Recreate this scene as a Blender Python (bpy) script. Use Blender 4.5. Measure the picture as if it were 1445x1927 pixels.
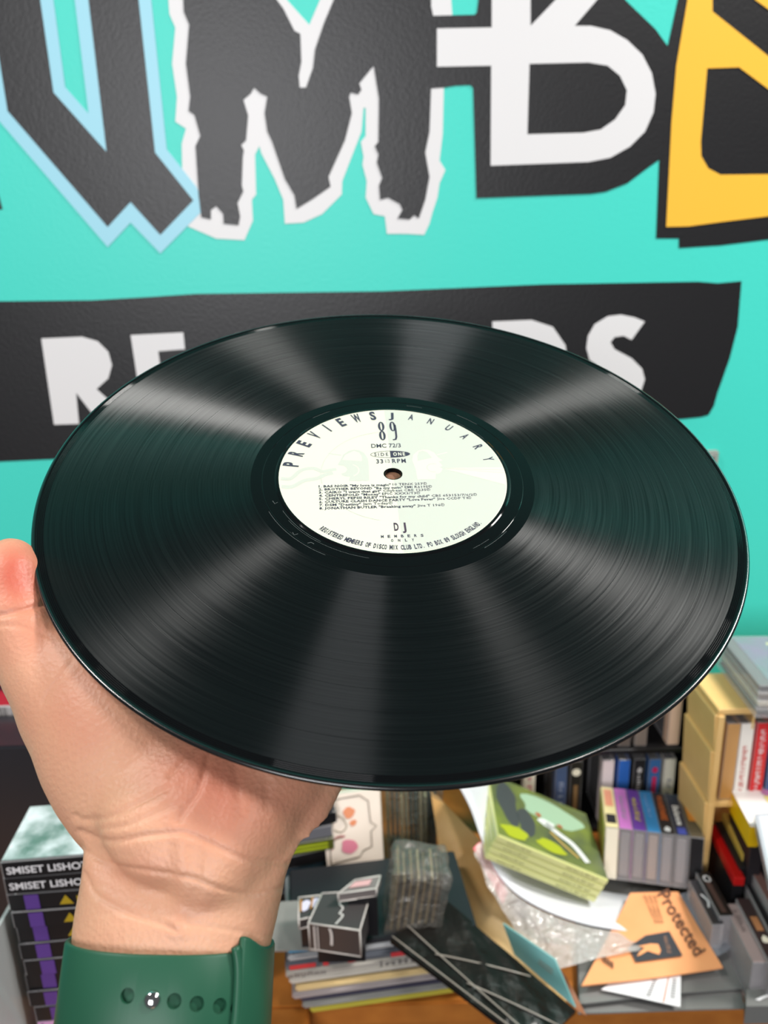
import bpy, bmesh, math, random
from math import sin, cos, pi, radians, atan2, hypot
from mathutils import Vector, Matrix

for o in list(bpy.data.objects):
    bpy.data.objects.remove(o)
scene = bpy.context.scene
COL = scene.collection
random.seed(7)

# ------------------------------------------------------------------ camera
FPX = 1464.1
PITCH, ROLL = radians(17.5), 0.03
CAM = Vector((0, 0, 1.5))
_f = Vector((0, cos(PITCH), -sin(PITCH)))
_u = Vector((0, sin(PITCH), cos(PITCH)))
_r = Vector((1, 0, 0))
RGT = _r*cos(ROLL) - _u*sin(ROLL)
UPV = _u*cos(ROLL) + _r*sin(ROLL)
FWD = _f
cam_d = bpy.data.cameras.new('camera')
cam = bpy.data.objects.new('camera', cam_d)
COL.objects.link(cam)
M = Matrix.Identity(4)
for i in range(3):
    M[i][0], M[i][1], M[i][2], M[i][3] = RGT[i], UPV[i], -FWD[i], CAM[i]
cam.matrix_world = M
cam_d.sensor_fit = 'HORIZONTAL'
cam_d.sensor_width = 36
cam_d.lens = FPX/1445*36
cam_d.clip_start = .02
cam_d.dof.use_dof = True
cam_d.dof.focus_distance = .315
cam_d.dof.aperture_fstop = cam_d.lens/2.3
scene.camera = cam

# ------------------------------------------------------------------ world, lights, exposure
scene.view_settings.view_transform = 'Standard'
scene.view_settings.look = 'None'
scene.view_settings.gamma = 1
scene.view_settings.use_curve_mapping = False
scene.view_settings.exposure = -0.12
world = bpy.data.worlds.new('shop_ambient')
scene.world = world
world.use_nodes = True
world.node_tree.nodes['Background'].inputs[0].default_value = (.95, .97, 1, 1)
world.node_tree.nodes['Background'].inputs[1].default_value = .10

def area(name, loc, target, sx, sy, power, col=(1, 1, 1)):
    d = bpy.data.lights.new(name, 'AREA')
    d.shape = 'RECTANGLE'; d.size = sx; d.size_y = sy; d.energy = power; d.color = col
    o = bpy.data.objects.new(name, d); COL.objects.link(o)
    o.location = loc
    o.rotation_euler = (Vector(target)-Vector(loc)).to_track_quat('-Z', 'Y').to_euler()
    return o
# ceiling lamps of the shop and its front window behind the photographer
area('ceiling_lamp_right_offscreen', (1.5, .62, 3.1), (1.5, .62, 0), .6, .34, 84, (1, .97, .93))
area('ceiling_lamp_rear_offscreen', (1.15, -.6, 3.1), (1.15, -.6, 0), .14, .6, 26, (1, .97, .93))
area('ceiling_lamp_left_offscreen', (-1.15, .1, 3.1), (-1.15, .1, 0), .4, .3, 30, (1, .97, .93))
area('shop_window_rear_offscreen', (-.8, -3.0, 2.3), (0, 1, 1.5), 1.4, 1.5, 96, (.98, .98, 1))

# ------------------------------------------------------------------ helpers
def ray(px, py):
    return (FWD + RGT*((px-722.5)/FPX) - UPV*((py-963.5)/FPX))
def atd(px, py, d):                      # point at distance d along the optical axis
    return CAM + ray(px, py)*d
def atY(px, py, Y):
    r = ray(px, py); return CAM + r*(Y/r.y)
def atZ(px, py, z):
    r = ray(px, py); return CAM + r*((z-CAM.z)/r.z)
def s2l(c):
    c /= 255
    return c/12.92 if c <= .04045 else ((c+.055)/1.055)**2.4
def rgb(r, g, b):
    return (s2l(r), s2l(g), s2l(b), 1)

MATS = {}
def mat(name, col, rough=.5, metal=0, spec=.5, trans=0, ior=1.45, alpha=1, coat=0, noise=None, bump=None, sss=0):
    if name in MATS: return MATS[name]
    m = bpy.data.materials.new(name); m.use_nodes = True
    nt = m.node_tree; b = nt.nodes['Principled BSDF']
    b.inputs['Base Color'].default_value = col
    b.inputs['Roughness'].default_value = rough
    b.inputs['Metallic'].default_value = metal
    b.inputs['Specular IOR Level'].default_value = spec
    b.inputs['Transmission Weight'].default_value = trans
    b.inputs['IOR'].default_value = ior
    b.inputs['Alpha'].default_value = alpha
    b.inputs['Coat Weight'].default_value = coat
    if sss:
        b.inputs['Subsurface Weight'].default_value = sss
    tc = nt.nodes.new('ShaderNodeTexCoord')
    if noise:                                   # (scale, second colour, amount)
        n = nt.nodes.new('ShaderNodeTexNoise'); n.inputs['Scale'].default_value = noise[0]; n.inputs['Detail'].default_value = 5
        nt.links.new(tc.outputs['Object'], n.inputs['Vector'])
        r = nt.nodes.new('ShaderNodeMapRange'); r.inputs[1].default_value = .35; r.inputs[2].default_value = .65
        r.inputs[4].default_value = noise[2]
        nt.links.new(n.outputs['Fac'], r.inputs[0])
        mx = nt.nodes.new('ShaderNodeMix'); mx.data_type = 'RGBA'
        mx.inputs['A'].default_value = col; mx.inputs['B'].default_value = noise[1]
        nt.links.new(r.outputs[0], mx.inputs['Factor']); nt.links.new(mx.outputs['Result'], b.inputs['Base Color'])
    if bump:                                    # (scale, strength, distance)
        n = nt.nodes.new('ShaderNodeTexNoise'); n.inputs['Scale'].default_value = bump[0]; n.inputs['Detail'].default_value = 4
        nt.links.new(tc.outputs['Object'], n.inputs['Vector'])
        bp = nt.nodes.new('ShaderNodeBump'); bp.inputs['Strength'].default_value = bump[1]; bp.inputs['Distance'].default_value = bump[2]
        nt.links.new(n.outputs['Fac'], bp.inputs['Height']); nt.links.new(bp.outputs['Normal'], b.inputs['Normal'])
    MATS[name] = m
    return m

def tag(o, label=None, cat=None, group=None, kind=None):
    if label: o['label'] = label
    if cat: o['category'] = cat
    if group: o['group'] = group
    if kind: o['kind'] = kind
    return o
def empty(name, loc=(0, 0, 0), rot=None):
    o = bpy.data.objects.new(name, None); COL.objects.link(o)
    o.empty_display_size = .02
    if rot is not None:
        o.matrix_world = Matrix.Translation(Vector(loc)) @ rot.to_4x4()
    else:
        o.location = loc
    return o
def link(name, me, mats, parent=None):
    if not isinstance(mats, (list, tuple)): mats = [mats]
    if not me.materials:
        for m in mats: me.materials.append(m)
    o = bpy.data.objects.new(name, me); COL.objects.link(o)
    if parent is not None: o.parent = parent
    return o
def pyd(name, vs, fs, mats, parent=None, smooth=False, idx=None):
    me = bpy.data.meshes.new(name); me.from_pydata([tuple(v) for v in vs], [], fs); me.update()
    o = link(name, me, mats, parent)
    if smooth:
        for p in me.polygons: p.use_smooth = True
    if idx:
        for p, i in zip(me.polygons, idx): p.material_index = i
    return o
def bmo(name, bm, mats, parent=None, smooth=False):
    me = bpy.data.meshes.new(name); bm.to_mesh(me); bm.free()
    if smooth:
        for p in me.polygons: p.use_smooth = True
    return link(name, me, mats, parent)
def boxbm(sx, sy, sz, c=(0, 0, 0), bev=0, seg=1):
    bm = bmesh.new(); bmesh.ops.create_cube(bm, size=1)
    bmesh.ops.scale(bm, vec=(sx, sy, sz), verts=bm.verts)
    if bev: bmesh.ops.bevel(bm, geom=bm.edges[:], offset=bev, segments=seg, affect='EDGES')
    bmesh.ops.translate(bm, vec=c, verts=bm.verts)
    return bm
def box(name, sx, sy, sz, c, m, parent=None, bev=0, seg=1):
    return bmo(name, boxbm(sx, sy, sz, c, bev, seg), m, parent)
def cylbm(r, h, c=(0, 0, 0), n=24, r2=None):
    bm = bmesh.new()
    bmesh.ops.create_cone(bm, cap_ends=True, segments=n, radius1=r, radius2=r if r2 is None else r2, depth=h)
    bmesh.ops.translate(bm, vec=c, verts=bm.verts)
    return bm

def fillgeo(polys, extrude=0.0):
    """2D polygons (even-odd holes) -> verts (x,y,z), faces"""
    cu = bpy.data.curves.new('tmp', 'CURVE'); cu.dimensions = '2D'; cu.fill_mode = 'BOTH' if extrude else 'FRONT'
    cu.extrude = extrude
    for p in polys:
        s = cu.splines.new('POLY'); s.points.add(len(p)-1)
        for q, (x, y) in zip(s.points, p): q.co = (x, y, 0, 1)
        s.use_cyclic_u = True
    ob = bpy.data.objects.new('tmp', cu)
    me = bpy.data.meshes.new_from_object(ob)
    vs = [tuple(v.co) for v in me.vertices]; fs = [tuple(p.vertices) for p in me.polygons]
    bpy.data.objects.remove(ob); bpy.data.curves.remove(cu); bpy.data.meshes.remove(me)
    return vs, fs
_tc = {}
def textgeo(s, bold=0.0, spacing=1.0, res=3):
    """built-in font, size 1 -> 2D verts (left aligned, baseline 0), faces, width"""
    k = (s, bold, spacing, res)
    if k in _tc: return _tc[k]
    if s[0] == '~':                            # lettering too blurred to read: letter-like strokes only
        rr = random.Random(s); vs, fs = [], []
        def bar(x0, x1, y0, y1):
            n = len(vs); vs.extend([(x0, y0), (x1, y0), (x1, y1), (x0, y1)]); fs.append((n, n+1, n+2, n+3))
        for i in range(int(s[1:])):
            x = i*.6; h = rr.choice((.7, .7, .5)); w = .12
            bar(x, x+w, 0, h)
            if rr.random() < .6: bar(x+.3, x+.3+w, 0, h*rr.choice((1, .55)))
            bar(x+w, x+.3, *rr.choice(((0, .12), (.3, .42), (h-.12, h))))
        r = (vs, fs, max(v[0] for v in vs)); _tc[k] = r
        return r
    cu = bpy.data.curves.new('tmp', 'FONT'); cu.body = s; cu.size = 1; cu.resolution_u = res
    cu.offset = bold; cu.space_character = spacing; cu.fill_mode = 'FRONT'
    ob = bpy.data.objects.new('tmp', cu)
    me = bpy.data.meshes.new_from_object(ob)
    vs = [(v.co.x, v.co.y) for v in me.vertices]; fs = [tuple(p.vertices) for p in me.polygons]
    bpy.data.objects.remove(ob); bpy.data.curves.remove(cu); bpy.data.meshes.remove(me)
    xs = [v[0] for v in vs] or [0]; x0 = min(xs)
    vs = [(x-x0, y) for x, y in vs]
    r = (vs, fs, max(xs)-x0); _tc[k] = r
    return r
CAP = .70                                      # capital height of the built-in font at size 1
def text2(s, x, y, h, w=None, bold=0., spacing=1., anchor='l', rot=0., res=3):
    """placed text: capital height h, width w -> 2D verts and faces"""
    vs, fs, tw = textgeo(s, bold, spacing, res)
    sy = h/CAP; sx = sy if w is None else w/max(tw, 1e-6)
    W = tw*sx; ox = {'l': 0, 'c': -W/2, 'r': -W}[anchor]
    c, sn = cos(rot), sin(rot)
    out = []
    for a, b in vs:
        a = a*sx+ox; b = b*sy
        out.append((x+a*c-b*sn, y+a*sn+b*c))
    return out, fs
class Flat:
    """collects flat print, links it as one mesh lying in z=const of its parent"""
    def __init__(s): s.v = []; s.f = []
    def add(s, g):
        vs, fs = g[0], g[1]; n = len(s.v)
        s.v += [(v[0], v[1]) for v in vs]; s.f += [tuple(i+n for i in f) for f in fs]
    def build(s, name, m, parent, z=0., fn=None):
        if fn is None: fn = lambda x, y: (x, y, z)
        return pyd(name, [fn(*v) for v in s.v], s.f, m, parent)

# ------------------------------------------------------------------ the wall with its vinyl logo
WY = 1.05
m_teal = mat('teal_wall_paint', rgb(70, 212, 196), .42, spec=.4, bump=(220, .12, .002))
wall = box('wall_back', 6, .1, 4.2, (0, WY+.05, 2.1), m_teal); tag(wall, kind='structure')
tag(wall, 'bright teal painted shop wall', 'wall')
m_blackv = mat('black_vinyl', (.012, .012, .0135, 1), .38, spec=.5, bump=(260, .15, .002))
m_whitev = mat('white_vinyl', rgb(222, 222, 223), .4)
m_bluev = mat('pale_blue_vinyl', rgb(152, 210, 228), .4)
m_yellv = mat('yellow_vinyl', rgb(244, 188, 62), .4)
def wallxy(p):
    w = atY(p[0], p[1], WY); return (w.x, w.z)
def decal(name, polys, layer, m, parent):
    base = parent.location
    P = [[(wallxy(q)[0]-base.x, wallxy(q)[1]-base.z) for q in p] for p in polys]
    vs, fs = fillgeo(P, .00012)
    y = -.0003-.0003*layer
    return pyd(name, [(x, y-z, zz) for x, zz, z in vs], [f for f in fs], m, parent)
def letter_root(name, px, py, label, cat='wall letter', group=None):
    x, z = wallxy((px, py))
    return tag(empty(name, (x, WY, z)), label, cat, group)

r = letter_root('wall_letter', 230, 460, 'black gothic letter with pale blue outline on the teal wall')
decal('outline', [[(-95,-300),(-8,222),(0,229),(203,465),(246,419),(302,477),(379,399),(378,372),(370,352),(314,281),(285,0),(252,-300)],
                  [(62,-290),(101,0),(123,164),(167,214),(141,0),(106,-290)]], 1, m_bluev, r)
decal('fill', [[(-67,-300),(15,209),(203,427),(246,380),(302,442),(364,377),(292,287),(261,0),(229,-300),(131,-300),(167,0),(201,286),(101,174),(76,0),(33,-300)]], 2, m_blackv, r)
r = letter_root('wall_letter', 590, 440, 'black ragged dripping letter with white outline on the teal wall')
decal('outline', [[(310,-170),(317,0),(319,27),(330,52),(324,120),(333,182),(330,229),(350,242),(342,271),(343,322),(350,380),(354,426),(407,449),(460,452),(476,415),(474,376),(482,366),(480,291),(488,275),(492,289),(517,337),(533,376),(536,421),(571,419),(606,403),(643,366),(644,341),(680,248),(684,203),(688,203),(688,256),(679,267),(684,295),(682,310),(690,341),(688,372),(703,403),(724,407),(728,440),(765,440),(798,442),(808,421),(814,399),(823,372),(827,345),(838,320),(827,302),(833,252),(835,165),(851,29),(849,0),(846,-170),(672,-170),(602,0),(582,47),(540,0),(455,-170)]], 0, m_whitev, r)
decal('fill', [[(340,-170),(345,0),(346,23),(356,47),(350,120),(358,182),(355,209),(366,217),(377,256),(368,275),(374,368),(379,409),(397,413),(397,395),(407,388),(420,403),(421,421),(449,424),(452,407),(447,382),(458,360),(455,349),(457,295),(459,283),(454,273),(463,264),(467,217),(458,188),(472,176),(478,165),(490,176),(503,182),(498,213),(503,248),(512,267),(536,337),(554,368),(558,393),(589,374),(622,351),(618,333),(649,264),(662,213),(657,182),(660,174),(674,178),(680,169),(676,157),(703,124),(713,186),(712,267),(705,275),(712,291),(709,306),(719,335),(713,349),(715,376),(730,372),(752,384),(757,395),(748,411),(771,413),(779,405),(788,411),(800,376),(808,333),(800,287),(808,248),(811,166),(815,31),(811,12),(812,-170),(700,-170),(628,0),(610,43),(593,93),(589,128),(576,165),(564,165),(562,143),(567,116),(565,64),(554,58),(533,16),(521,0),(425,-170)]], 2, m_blackv, r)
r = letter_root('wall_letter', 1020, 370, 'white rounded letter on a black shadow on the teal wall')
decal('shadow', [[(900,-170),(900,0),(897,24),(893,28),(851,29),(812,30),(806,167),(834,165),(858,161),(885,160),(890,166),(896,373),(1111,365),(1139,361),(1180,345),(1217,317),(1245,297),(1262,87),(1256,87),(1233,55),(1176,0),(1176,-170)]], 1, m_blackv, r)
decal('fill', [[(822,54),(925,52),(925,-170),(998,-170),(998,49),(1045,0),(1140,-98),(1200,-80),(1123,0),(1081,49),(1111,49),(1148,57.5),(1180,76),(1208,103),(1226,138),(1233,177),(1229,212),(1213,248),(1185,276),(1148,297),(1107,305),(923,312),(924,124),(822,126)],
               [(996,120.5),(1107,118),(1143,124),(1166,143),(1179,170),(1176,198),(1157,225),(1130,244),(1097,250),(992,253)]], 2, m_whitev, r)
r = letter_root('wall_letter', 1400, 460, 'yellow angular letter on a black shadow on the teal wall')
decal('shadow', [[(1308,-170),(1275,0),(1256,87),(1240,301),(1234,449),(1277,449),(1277,467),(1355,462),(1445,451),(1720,415),(1720,-170)]], 0, m_blackv, r)
decal('fill', [[(1325,-170),(1293,0),(1272,124),(1263,230),(1253,427),(1295,426),(1355,418),(1445,407),(1690,372),(1690,-170)],
               [(1330,129),(1390,127),(1445,168),(1560,254),(1560,327),(1445,328),(1355,329),(1332,317),(1319,294),(1318,267)],
               [(1340,-170),(1340,22),(1445,106),(1560,192),(1560,104),(1445,18),(1420,0),(1400,-60),(1400,-170)]], 2, m_yellv, r)
r = letter_root('wall_letter', -60, 398, 'black letter with a slanted foot next to the pale blue outline on the teal wall')
decal('fill', [[(-210,-170),(-70,-170),(-6,352),(5,394),(-210,402)]], 0, m_blackv, r)
r = letter_root('wall_banner', 600, 860, 'wavy black vinyl banner reading RECORDS in white capitals on the teal wall', 'banner')
decal('banner_panel', [[(-180,574),(0,567),(174,565),(279,559),(369,553),(720,548),(1024,535),(1313,530),(1350,533),(1395,529),(1388,615),(1373,674),(1350,739),(1343,764),(1333,781),(1318,785),(1288,788),(700,828),(100,864),(0,868.7),(-180,876)]], 0, m_blackv, r)
def ring(cx, cy, rx, ry, a0, a1, n=20, sh=.13):
    return [(cx+rx*cos(a0+(a1-a0)*i/n)-sh*0*ry, cy+ry*sin(a0+(a1-a0)*i/n)) for i in range(n+1)]
REC = [[(78,637),(154,633.5),(184,642),(204,662),(211,687),(204,712),(182,732),(252,795),(190,799),(143.5,739),(149,797.5),(102,799)],
       [(246,630.5),(345,625.5),(348,657),(298,661),(302,692),(345,689),(348,721),(307,724),(311,757),(358,753),(362,788),(271,794)],
       ring(470,706,78,82,-pi*.22,-pi*1.78)+ring(470,706,36,42,-pi*1.78,-pi*.22),
       None,
       [(742,612),(818,609),(848,619),(866,640),(870,664),(862,688),(842,705),(912,768),(850,772),(806,712),(810,774),(760,777)],
       [(926,605),(1000,602),(1040,615),(1064,650),(1068,690),(1060,730),(1035,760),(1000,775),(938,780)],
       [(1213,605),(1188,639.5),(1173,632),(1156,634.5),(1148.5,644),(1156,657),(1188,674),(1208,694),(1213,714),(1206,735),(1190,757),(1160,768),(1125,766),(1098,755),(1115,718),(1138,731),(1156,731),(1164,721),(1156,707),(1125,688),(1109,677),(1103,655),(1106,632),(1118.6,610),(1143.5,595),(1168,592),(1193,597)]]
for p in REC:
    if p is None:
        decal('letter', [ring(640,698,78,82,0,2*pi,30)[:-1], ring(640,698,36,42,0,2*pi,30)[:-1]], 1, m_whitev, r)
    else:
        decal('letter', [p], 1, m_whitev, r)
# ------------------------------------------------------------------ the record
c_cam = (0.00400533, 0.01689059, -0.34528886)
def c2w(v): return RGT*v[0] + UPV*v[1] - FWD*v[2]
RC = CAM + c2w(c_cam)
RX = c2w((0.99634135, 0.02675827, -0.08116597)); RY = c2w((-0.0785993, 0.65980591, -0.74731407)); RZ = c2w((0.03355696, 0.75095949, 0.65949509))
RROT = Matrix((RX, RY, RZ)).transposed()
rec = tag(empty('vinyl_record', RC, RROT), 'glossy black vinyl record with white and grey paper label, held up on a hand', 'record')

GK = .78
def vinyl(name, groove):
    m = bpy.data.materials.new(name); m.use_nodes = True
    nt = m.node_tree; b = nt.nodes['Principled BSDF']; L = nt.links.new; N = nt.nodes.new
    b.inputs['Base Color'].default_value = (.0035, .004, .0045, 1)
    b.inputs['IOR'].default_value = 1.5
    if not groove:
        b.inputs['Roughness'].default_value = .06
        b.inputs['Specular IOR Level'].default_value = .08
        return m
    # two glossy lobes, one for each wall of the V-shaped groove
    di = N('ShaderNodeBsdfDiffuse'); di.inputs['Color'].default_value = (.003, .0035, .004, 1)
    fr = N('ShaderNodeFresnel'); fr.inputs['IOR'].default_value = 1.30
    tg = N('ShaderNodeTangent'); tg.direction_type = 'RADIAL'; tg.axis = 'Z'
    tc = N('ShaderNodeTexCoord'); sp = N('ShaderNodeSeparateXYZ'); L(tc.outputs['Object'], sp.inputs[0])
    v2 = N('ShaderNodeCombineXYZ'); L(sp.outputs[0], v2.inputs[0]); L(sp.outputs[1], v2.inputs[1])
    ln = N('ShaderNodeVectorMath'); ln.operation = 'LENGTH'; L(v2.outputs[0], ln.inputs[0])
    nz = N('ShaderNodeVectorMath'); nz.operation = 'NORMALIZE'; L(v2.outputs[0], nz.inputs[0])
    vt = N('ShaderNodeVectorTransform'); vt.vector_type = 'VECTOR'; vt.convert_from = 'OBJECT'; vt.convert_to = 'WORLD'; L(nz.outputs[0], vt.inputs[0])
    ge = N('ShaderNodeNewGeometry')
    at = N('ShaderNodeMath'); at.operation = 'ARCTAN2'; L(sp.outputs[1], at.inputs[0]); L(sp.outputs[0], at.inputs[1])
    cmb = N('ShaderNodeCombineXYZ')
    k = N('ShaderNodeMath'); k.operation = 'MULTIPLY'; k.inputs[1].default_value = 1300; L(ln.outputs['Value'], k.inputs[0]); L(k.outputs[0], cmb.inputs[0])
    k2 = N('ShaderNodeMath'); k2.operation = 'MULTIPLY'; k2.inputs[1].default_value = 1.6; L(at.outputs[0], k2.inputs[0]); L(k2.outputs[0], cmb.inputs[1])
    no = N('ShaderNodeTexNoise'); no.inputs['Scale'].default_value = 1; no.inputs['Detail'].default_value = 5; L(cmb.outputs[0], no.inputs['Vector'])
    mr = N('ShaderNodeMapRange'); mr.inputs[1].default_value = .3; mr.inputs[2].default_value = .7; mr.inputs[3].default_value = .30; mr.inputs[4].default_value = .42
    L(no.outputs['Fac'], mr.inputs[0])
    gls = []
    for sg in (GK, -GK):
        sc = N('ShaderNodeVectorMath'); sc.operation = 'SCALE'; sc.inputs['Scale'].default_value = sg; L(vt.outputs[0], sc.inputs[0])
        ad = N('ShaderNodeVectorMath'); ad.operation = 'ADD'; L(ge.outputs['Normal'], ad.inputs[0]); L(sc.outputs[0], ad.inputs[1])
        nn = N('ShaderNodeVectorMath'); nn.operation = 'NORMALIZE'; L(ad.outputs[0], nn.inputs[0])
        gl = N('ShaderNodeBsdfAnisotropic'); gl.distribution = 'GGX'
        gl.inputs['Color'].default_value = (1, 1, 1, 1); gl.inputs['Anisotropy'].default_value = .72
        L(mr.outputs[0], gl.inputs['Roughness']); L(nn.outputs[0], gl.inputs['Normal']); L(tg.outputs[0], gl.inputs['Tangent'])
        gls.append(gl)
    m2 = N('ShaderNodeMixShader'); m2.inputs[0].default_value = .5; L(gls[0].outputs[0], m2.inputs[1]); L(gls[1].outputs[0], m2.inputs[2])
    amp = N('ShaderNodeMapRange'); amp.inputs[1].default_value = .25; amp.inputs[2].default_value = .75; amp.inputs[3].default_value = .55; amp.inputs[4].default_value = 1.5; L(no.outputs['Fac'], amp.inputs[0])
    fm = N('ShaderNodeMath'); fm.operation = 'MULTIPLY'; L(fr.outputs[0], fm.inputs[0]); L(amp.outputs[0], fm.inputs[1])
    mx = N('ShaderNodeMixShader'); L(fm.outputs[0], mx.inputs[0]); L(di.outputs[0], mx.inputs[1]); L(m2.outputs[0], mx.inputs[2])
    L(mx.outputs[0], nt.nodes['Material Output'].inputs['Surface']); nt.nodes.remove(b)
    return m
m_groove = vinyl('vinyl_grooves', True)
m_smooth = vinyl('vinyl_smooth', False)
m_rim = vinyl('vinyl_rim', False)
m_rim.node_tree.nodes['Principled BSDF'].inputs['Specular IOR Level'].default_value = .75
m_rim.node_tree.nodes['Principled BSDF'].inputs['Roughness'].default_value = .2
prof = [(3.65,-1.9,1),(3.65,-.05,1),(4.2,0,1),(50.2,0,1),(50.9,.12,1),(51.6,0,1),(52.2,-.25,1),(57.4,-.25,1),(57.6,-.33,1),(57.8,-.25,1),(62.6,-.25,0)]
for g in (73.2, 85, 96, 105, 115, 123.7, 134.6):
    prof += [(g-.2,-.25,0),(g-.05,-.30,1),(g+.05,-.30,0),(g+.2,-.25,0)]
prof += [(146.2,-.25,1)]
for k in range(4):
    g = 146.7+k*.62
    prof += [(g-.14,-.25,1),(g,-.38,1),(g+.14,-.25,1)]
prof += [(148.9,-.2,1)]
for k in range(25):
    t_ = radians(115-7.4*k); prof.append((150.0+1.0*cos(t_), -.9+.95*sin(t_), 2))
prof += [(149,-1.75,1),(146,-1.6,0),(62.6,-1.6,1),(52,-1.6,1),(51,-1.9,1),(3.65,-1.9,1)]
NS = 256
vs, fs, ix = [], [], []
for i in range(NS):
    a = 2*pi*i/NS
    for r_, z_, _ in prof[:-1]: vs.append((r_*cos(a)*.001, r_*sin(a)*.001, z_*.001))
K = len(prof)-1
for i in range(NS):
    j = (i+1) % NS
    for k in range(K):
        k2 = (k+1) % K
        fs.append((i*K+k, i*K+k2, j*K+k2, j*K+k)); ix.append(prof[k][2])
disc = pyd('disc', vs, fs, [m_groove, m_smooth, m_rim], rec, True, ix)
disc.data.set_sharp_from_angle(angle=radians(8.5))

m_paper = mat('label_paper_ivory', rgb(198, 198, 181), .6)
m_pgrey = mat('label_print_pale_grey', rgb(180, 182, 172), .6)
m_ink = mat('label_ink_dark', rgb(48, 44, 62), .5)
m_ink2 = mat('label_ink_plum', rgb(58, 40, 58), .5)
lab = empty('label', (0, 0, .00006)); lab.parent = rec
def annulus(r0, r1, n=128):
    v = []; f = []
    for i in range(n):
        a = 2*pi*i/n; v += [(r0*cos(a), r0*sin(a), 0), (r1*cos(a), r1*sin(a), 0)]
    for i in range(n):
        j = (i+1) % n; f.append((2*i, 2*i+1, 2*j+1, 2*j))
    return v, f
bpy.data.objects.remove(lab)
v, f = annulus(.0042, .0504)
lab = pyd('label', [(a, b, .00006) for a, b, c in v], f, m_paper, rec)
S = .001
def flat(name, items, m, z):
    F = Flat()
    for g in items: F.add(g)
    return F.build(name, m, lab, z, lambda x, y: (x*S, y*S, z))
Z1, Z2, Z3 = .00010, .00013, .00016
# grey right half
half = [(50*cos(-pi/2+pi*i/60), 50*sin(-pi/2+pi*i/60)) for i in range(61)]
hole = [(4.3*cos(pi/2-pi*i/20), 4.3*sin(pi/2-pi*i/20)) for i in range(21)]
greyp = [fillgeo([half+hole])]
def thick(pts, w):
    """constant-width stroke along a polyline as one polygon"""
    L_, R_ = [], []
    for i, p in enumerate(pts):
        a = pts[max(0, i-1)]; b = pts[min(len(pts)-1, i+1)]
        dx, dy = b[0]-a[0], b[1]-a[1]; l = hypot(dx, dy) or 1
        L_.append((p[0]-dy/l*w/2, p[1]+dx/l*w/2)); R_.append((p[0]+dy/l*w/2, p[1]-dx/l*w/2))
    return L_+R_[::-1]
def smooth_line(pts, n=8):
    out = []
    for i in range(len(pts)-1):
        p0 = pts[max(0, i-1)]; p1 = pts[i]; p2 = pts[i+1]; p3 = pts[min(len(pts)-1, i+2)]
        for k in range(n):
            t = k/n
            out.append(tuple(.5*((2*p1[d])+(-p0[d]+p2[d])*t+(2*p0[d]-5*p1[d]+4*p2[d]-p3[d])*t*t+(-p0[d]+3*p1[d]-3*p2[d]+p3[d])*t**3) for d in range(len(p1))))
    out.append(tuple(pts[-1]))
    return out
headL = [(-24.3,7.3),(-22.6,11.5),(-21.5,14.8),(-18.9,17.6),(-16.5,18.4),(-14.2,18.0),(-11.9,15.8),(-10.5,11.5),(-10.4,6),(-10.9,-4.3),(-19.8,-4.3),(-19.1,-1.2),(-21.2,-1.0),(-22.6,-.2),(-22.9,1.0),(-21.0,2.0),(-20.2,3.6),(-20.5,5.2),(-21.6,6.6)]
visL = [(-22.0,11.0),(-20.6,14.6),(-16.4,17.6),(-14.2,16.2),(-13.2,13.4),(-13.2,9.7)]
gL = [fillgeo([headL, visL]), fillgeo([thick([(-28.2,15.9),(-22.4,14.4)], .55)])]
gL += [fillgeo([thick(smooth_line([(-49.3,-1.5),(-45.0,-1.6),(-40.6,3.9),(-35.1,5.2),(-31.3,2.8),(-28,3.6),(-25.0,4.2)]), 2.0)]),
       fillgeo([thick(smooth_line([(-49.0,-7.0),(-44.4,-7.2),(-39.1,-3.3),(-33.5,-1.9),(-30,.4),(-26.6,1.6)]), 2.2)])]
flat('grey_print', greyp+gL, m_pgrey, Z1)
headR = [(9.6,9.6),(10.5,13.5),(13.0,16.5),(15.5,17.3),(17.8,17.0),(20.2,15.0),(21.6,11.3),(23.4,8.9),(21.5,8.1),(22.9,4.9),(21.3,4.0),(22.6,2.8),(21.6,.6),(20.6,-.5),(19.0,-.7),(18.4,-4.4),(10.5,-4.5),(10.4,3.1)]
visR = [(12.0,8.8),(12.2,12.5),(13.2,15.6),(14.9,16.5),(17.0,15.4),(18.9,11.0)]
wR = [fillgeo([headR, visR]), fillgeo([thick([(21.4,13.1),(26.4,14.9)], .55)]),
      fillgeo([[(23.3,3.25),(49.9,2.9),(49.95,1.0)]]), fillgeo([[(23.3,3.0),(49.95,.6),(49.95,-1.0)]]), fillgeo([[(23.3,2.8),(49.9,-1.4),(49.4,-5.5),(48.9,-9.6)]])]
flat('white_print', wR, m_paper, Z2)
def arc_thin(cx, cy, r, a0, a1, w): return fillgeo([thick([(cx+r*cos(a0+(a1-a0)*i/14), cy+r*sin(a0+(a1-a0)*i/14)) for i in range(15)], w)])
flat('grey_print', [arc_thin(18.6, 3.6, 3.0, radians(60), radians(280), .4)], m_pgrey, Z3)
flat('white_print', [arc_thin(-19.4, 3.2, 4.4, radians(-65), radians(65), .55)], m_paper, Z2)
flat('grey_print', [arc_thin(0, 0, 32, radians(95), radians(190), .25), arc_thin(0, 0, 31.6, radians(200), radians(255), .2)], m_pgrey, Z3-.00004)
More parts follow.
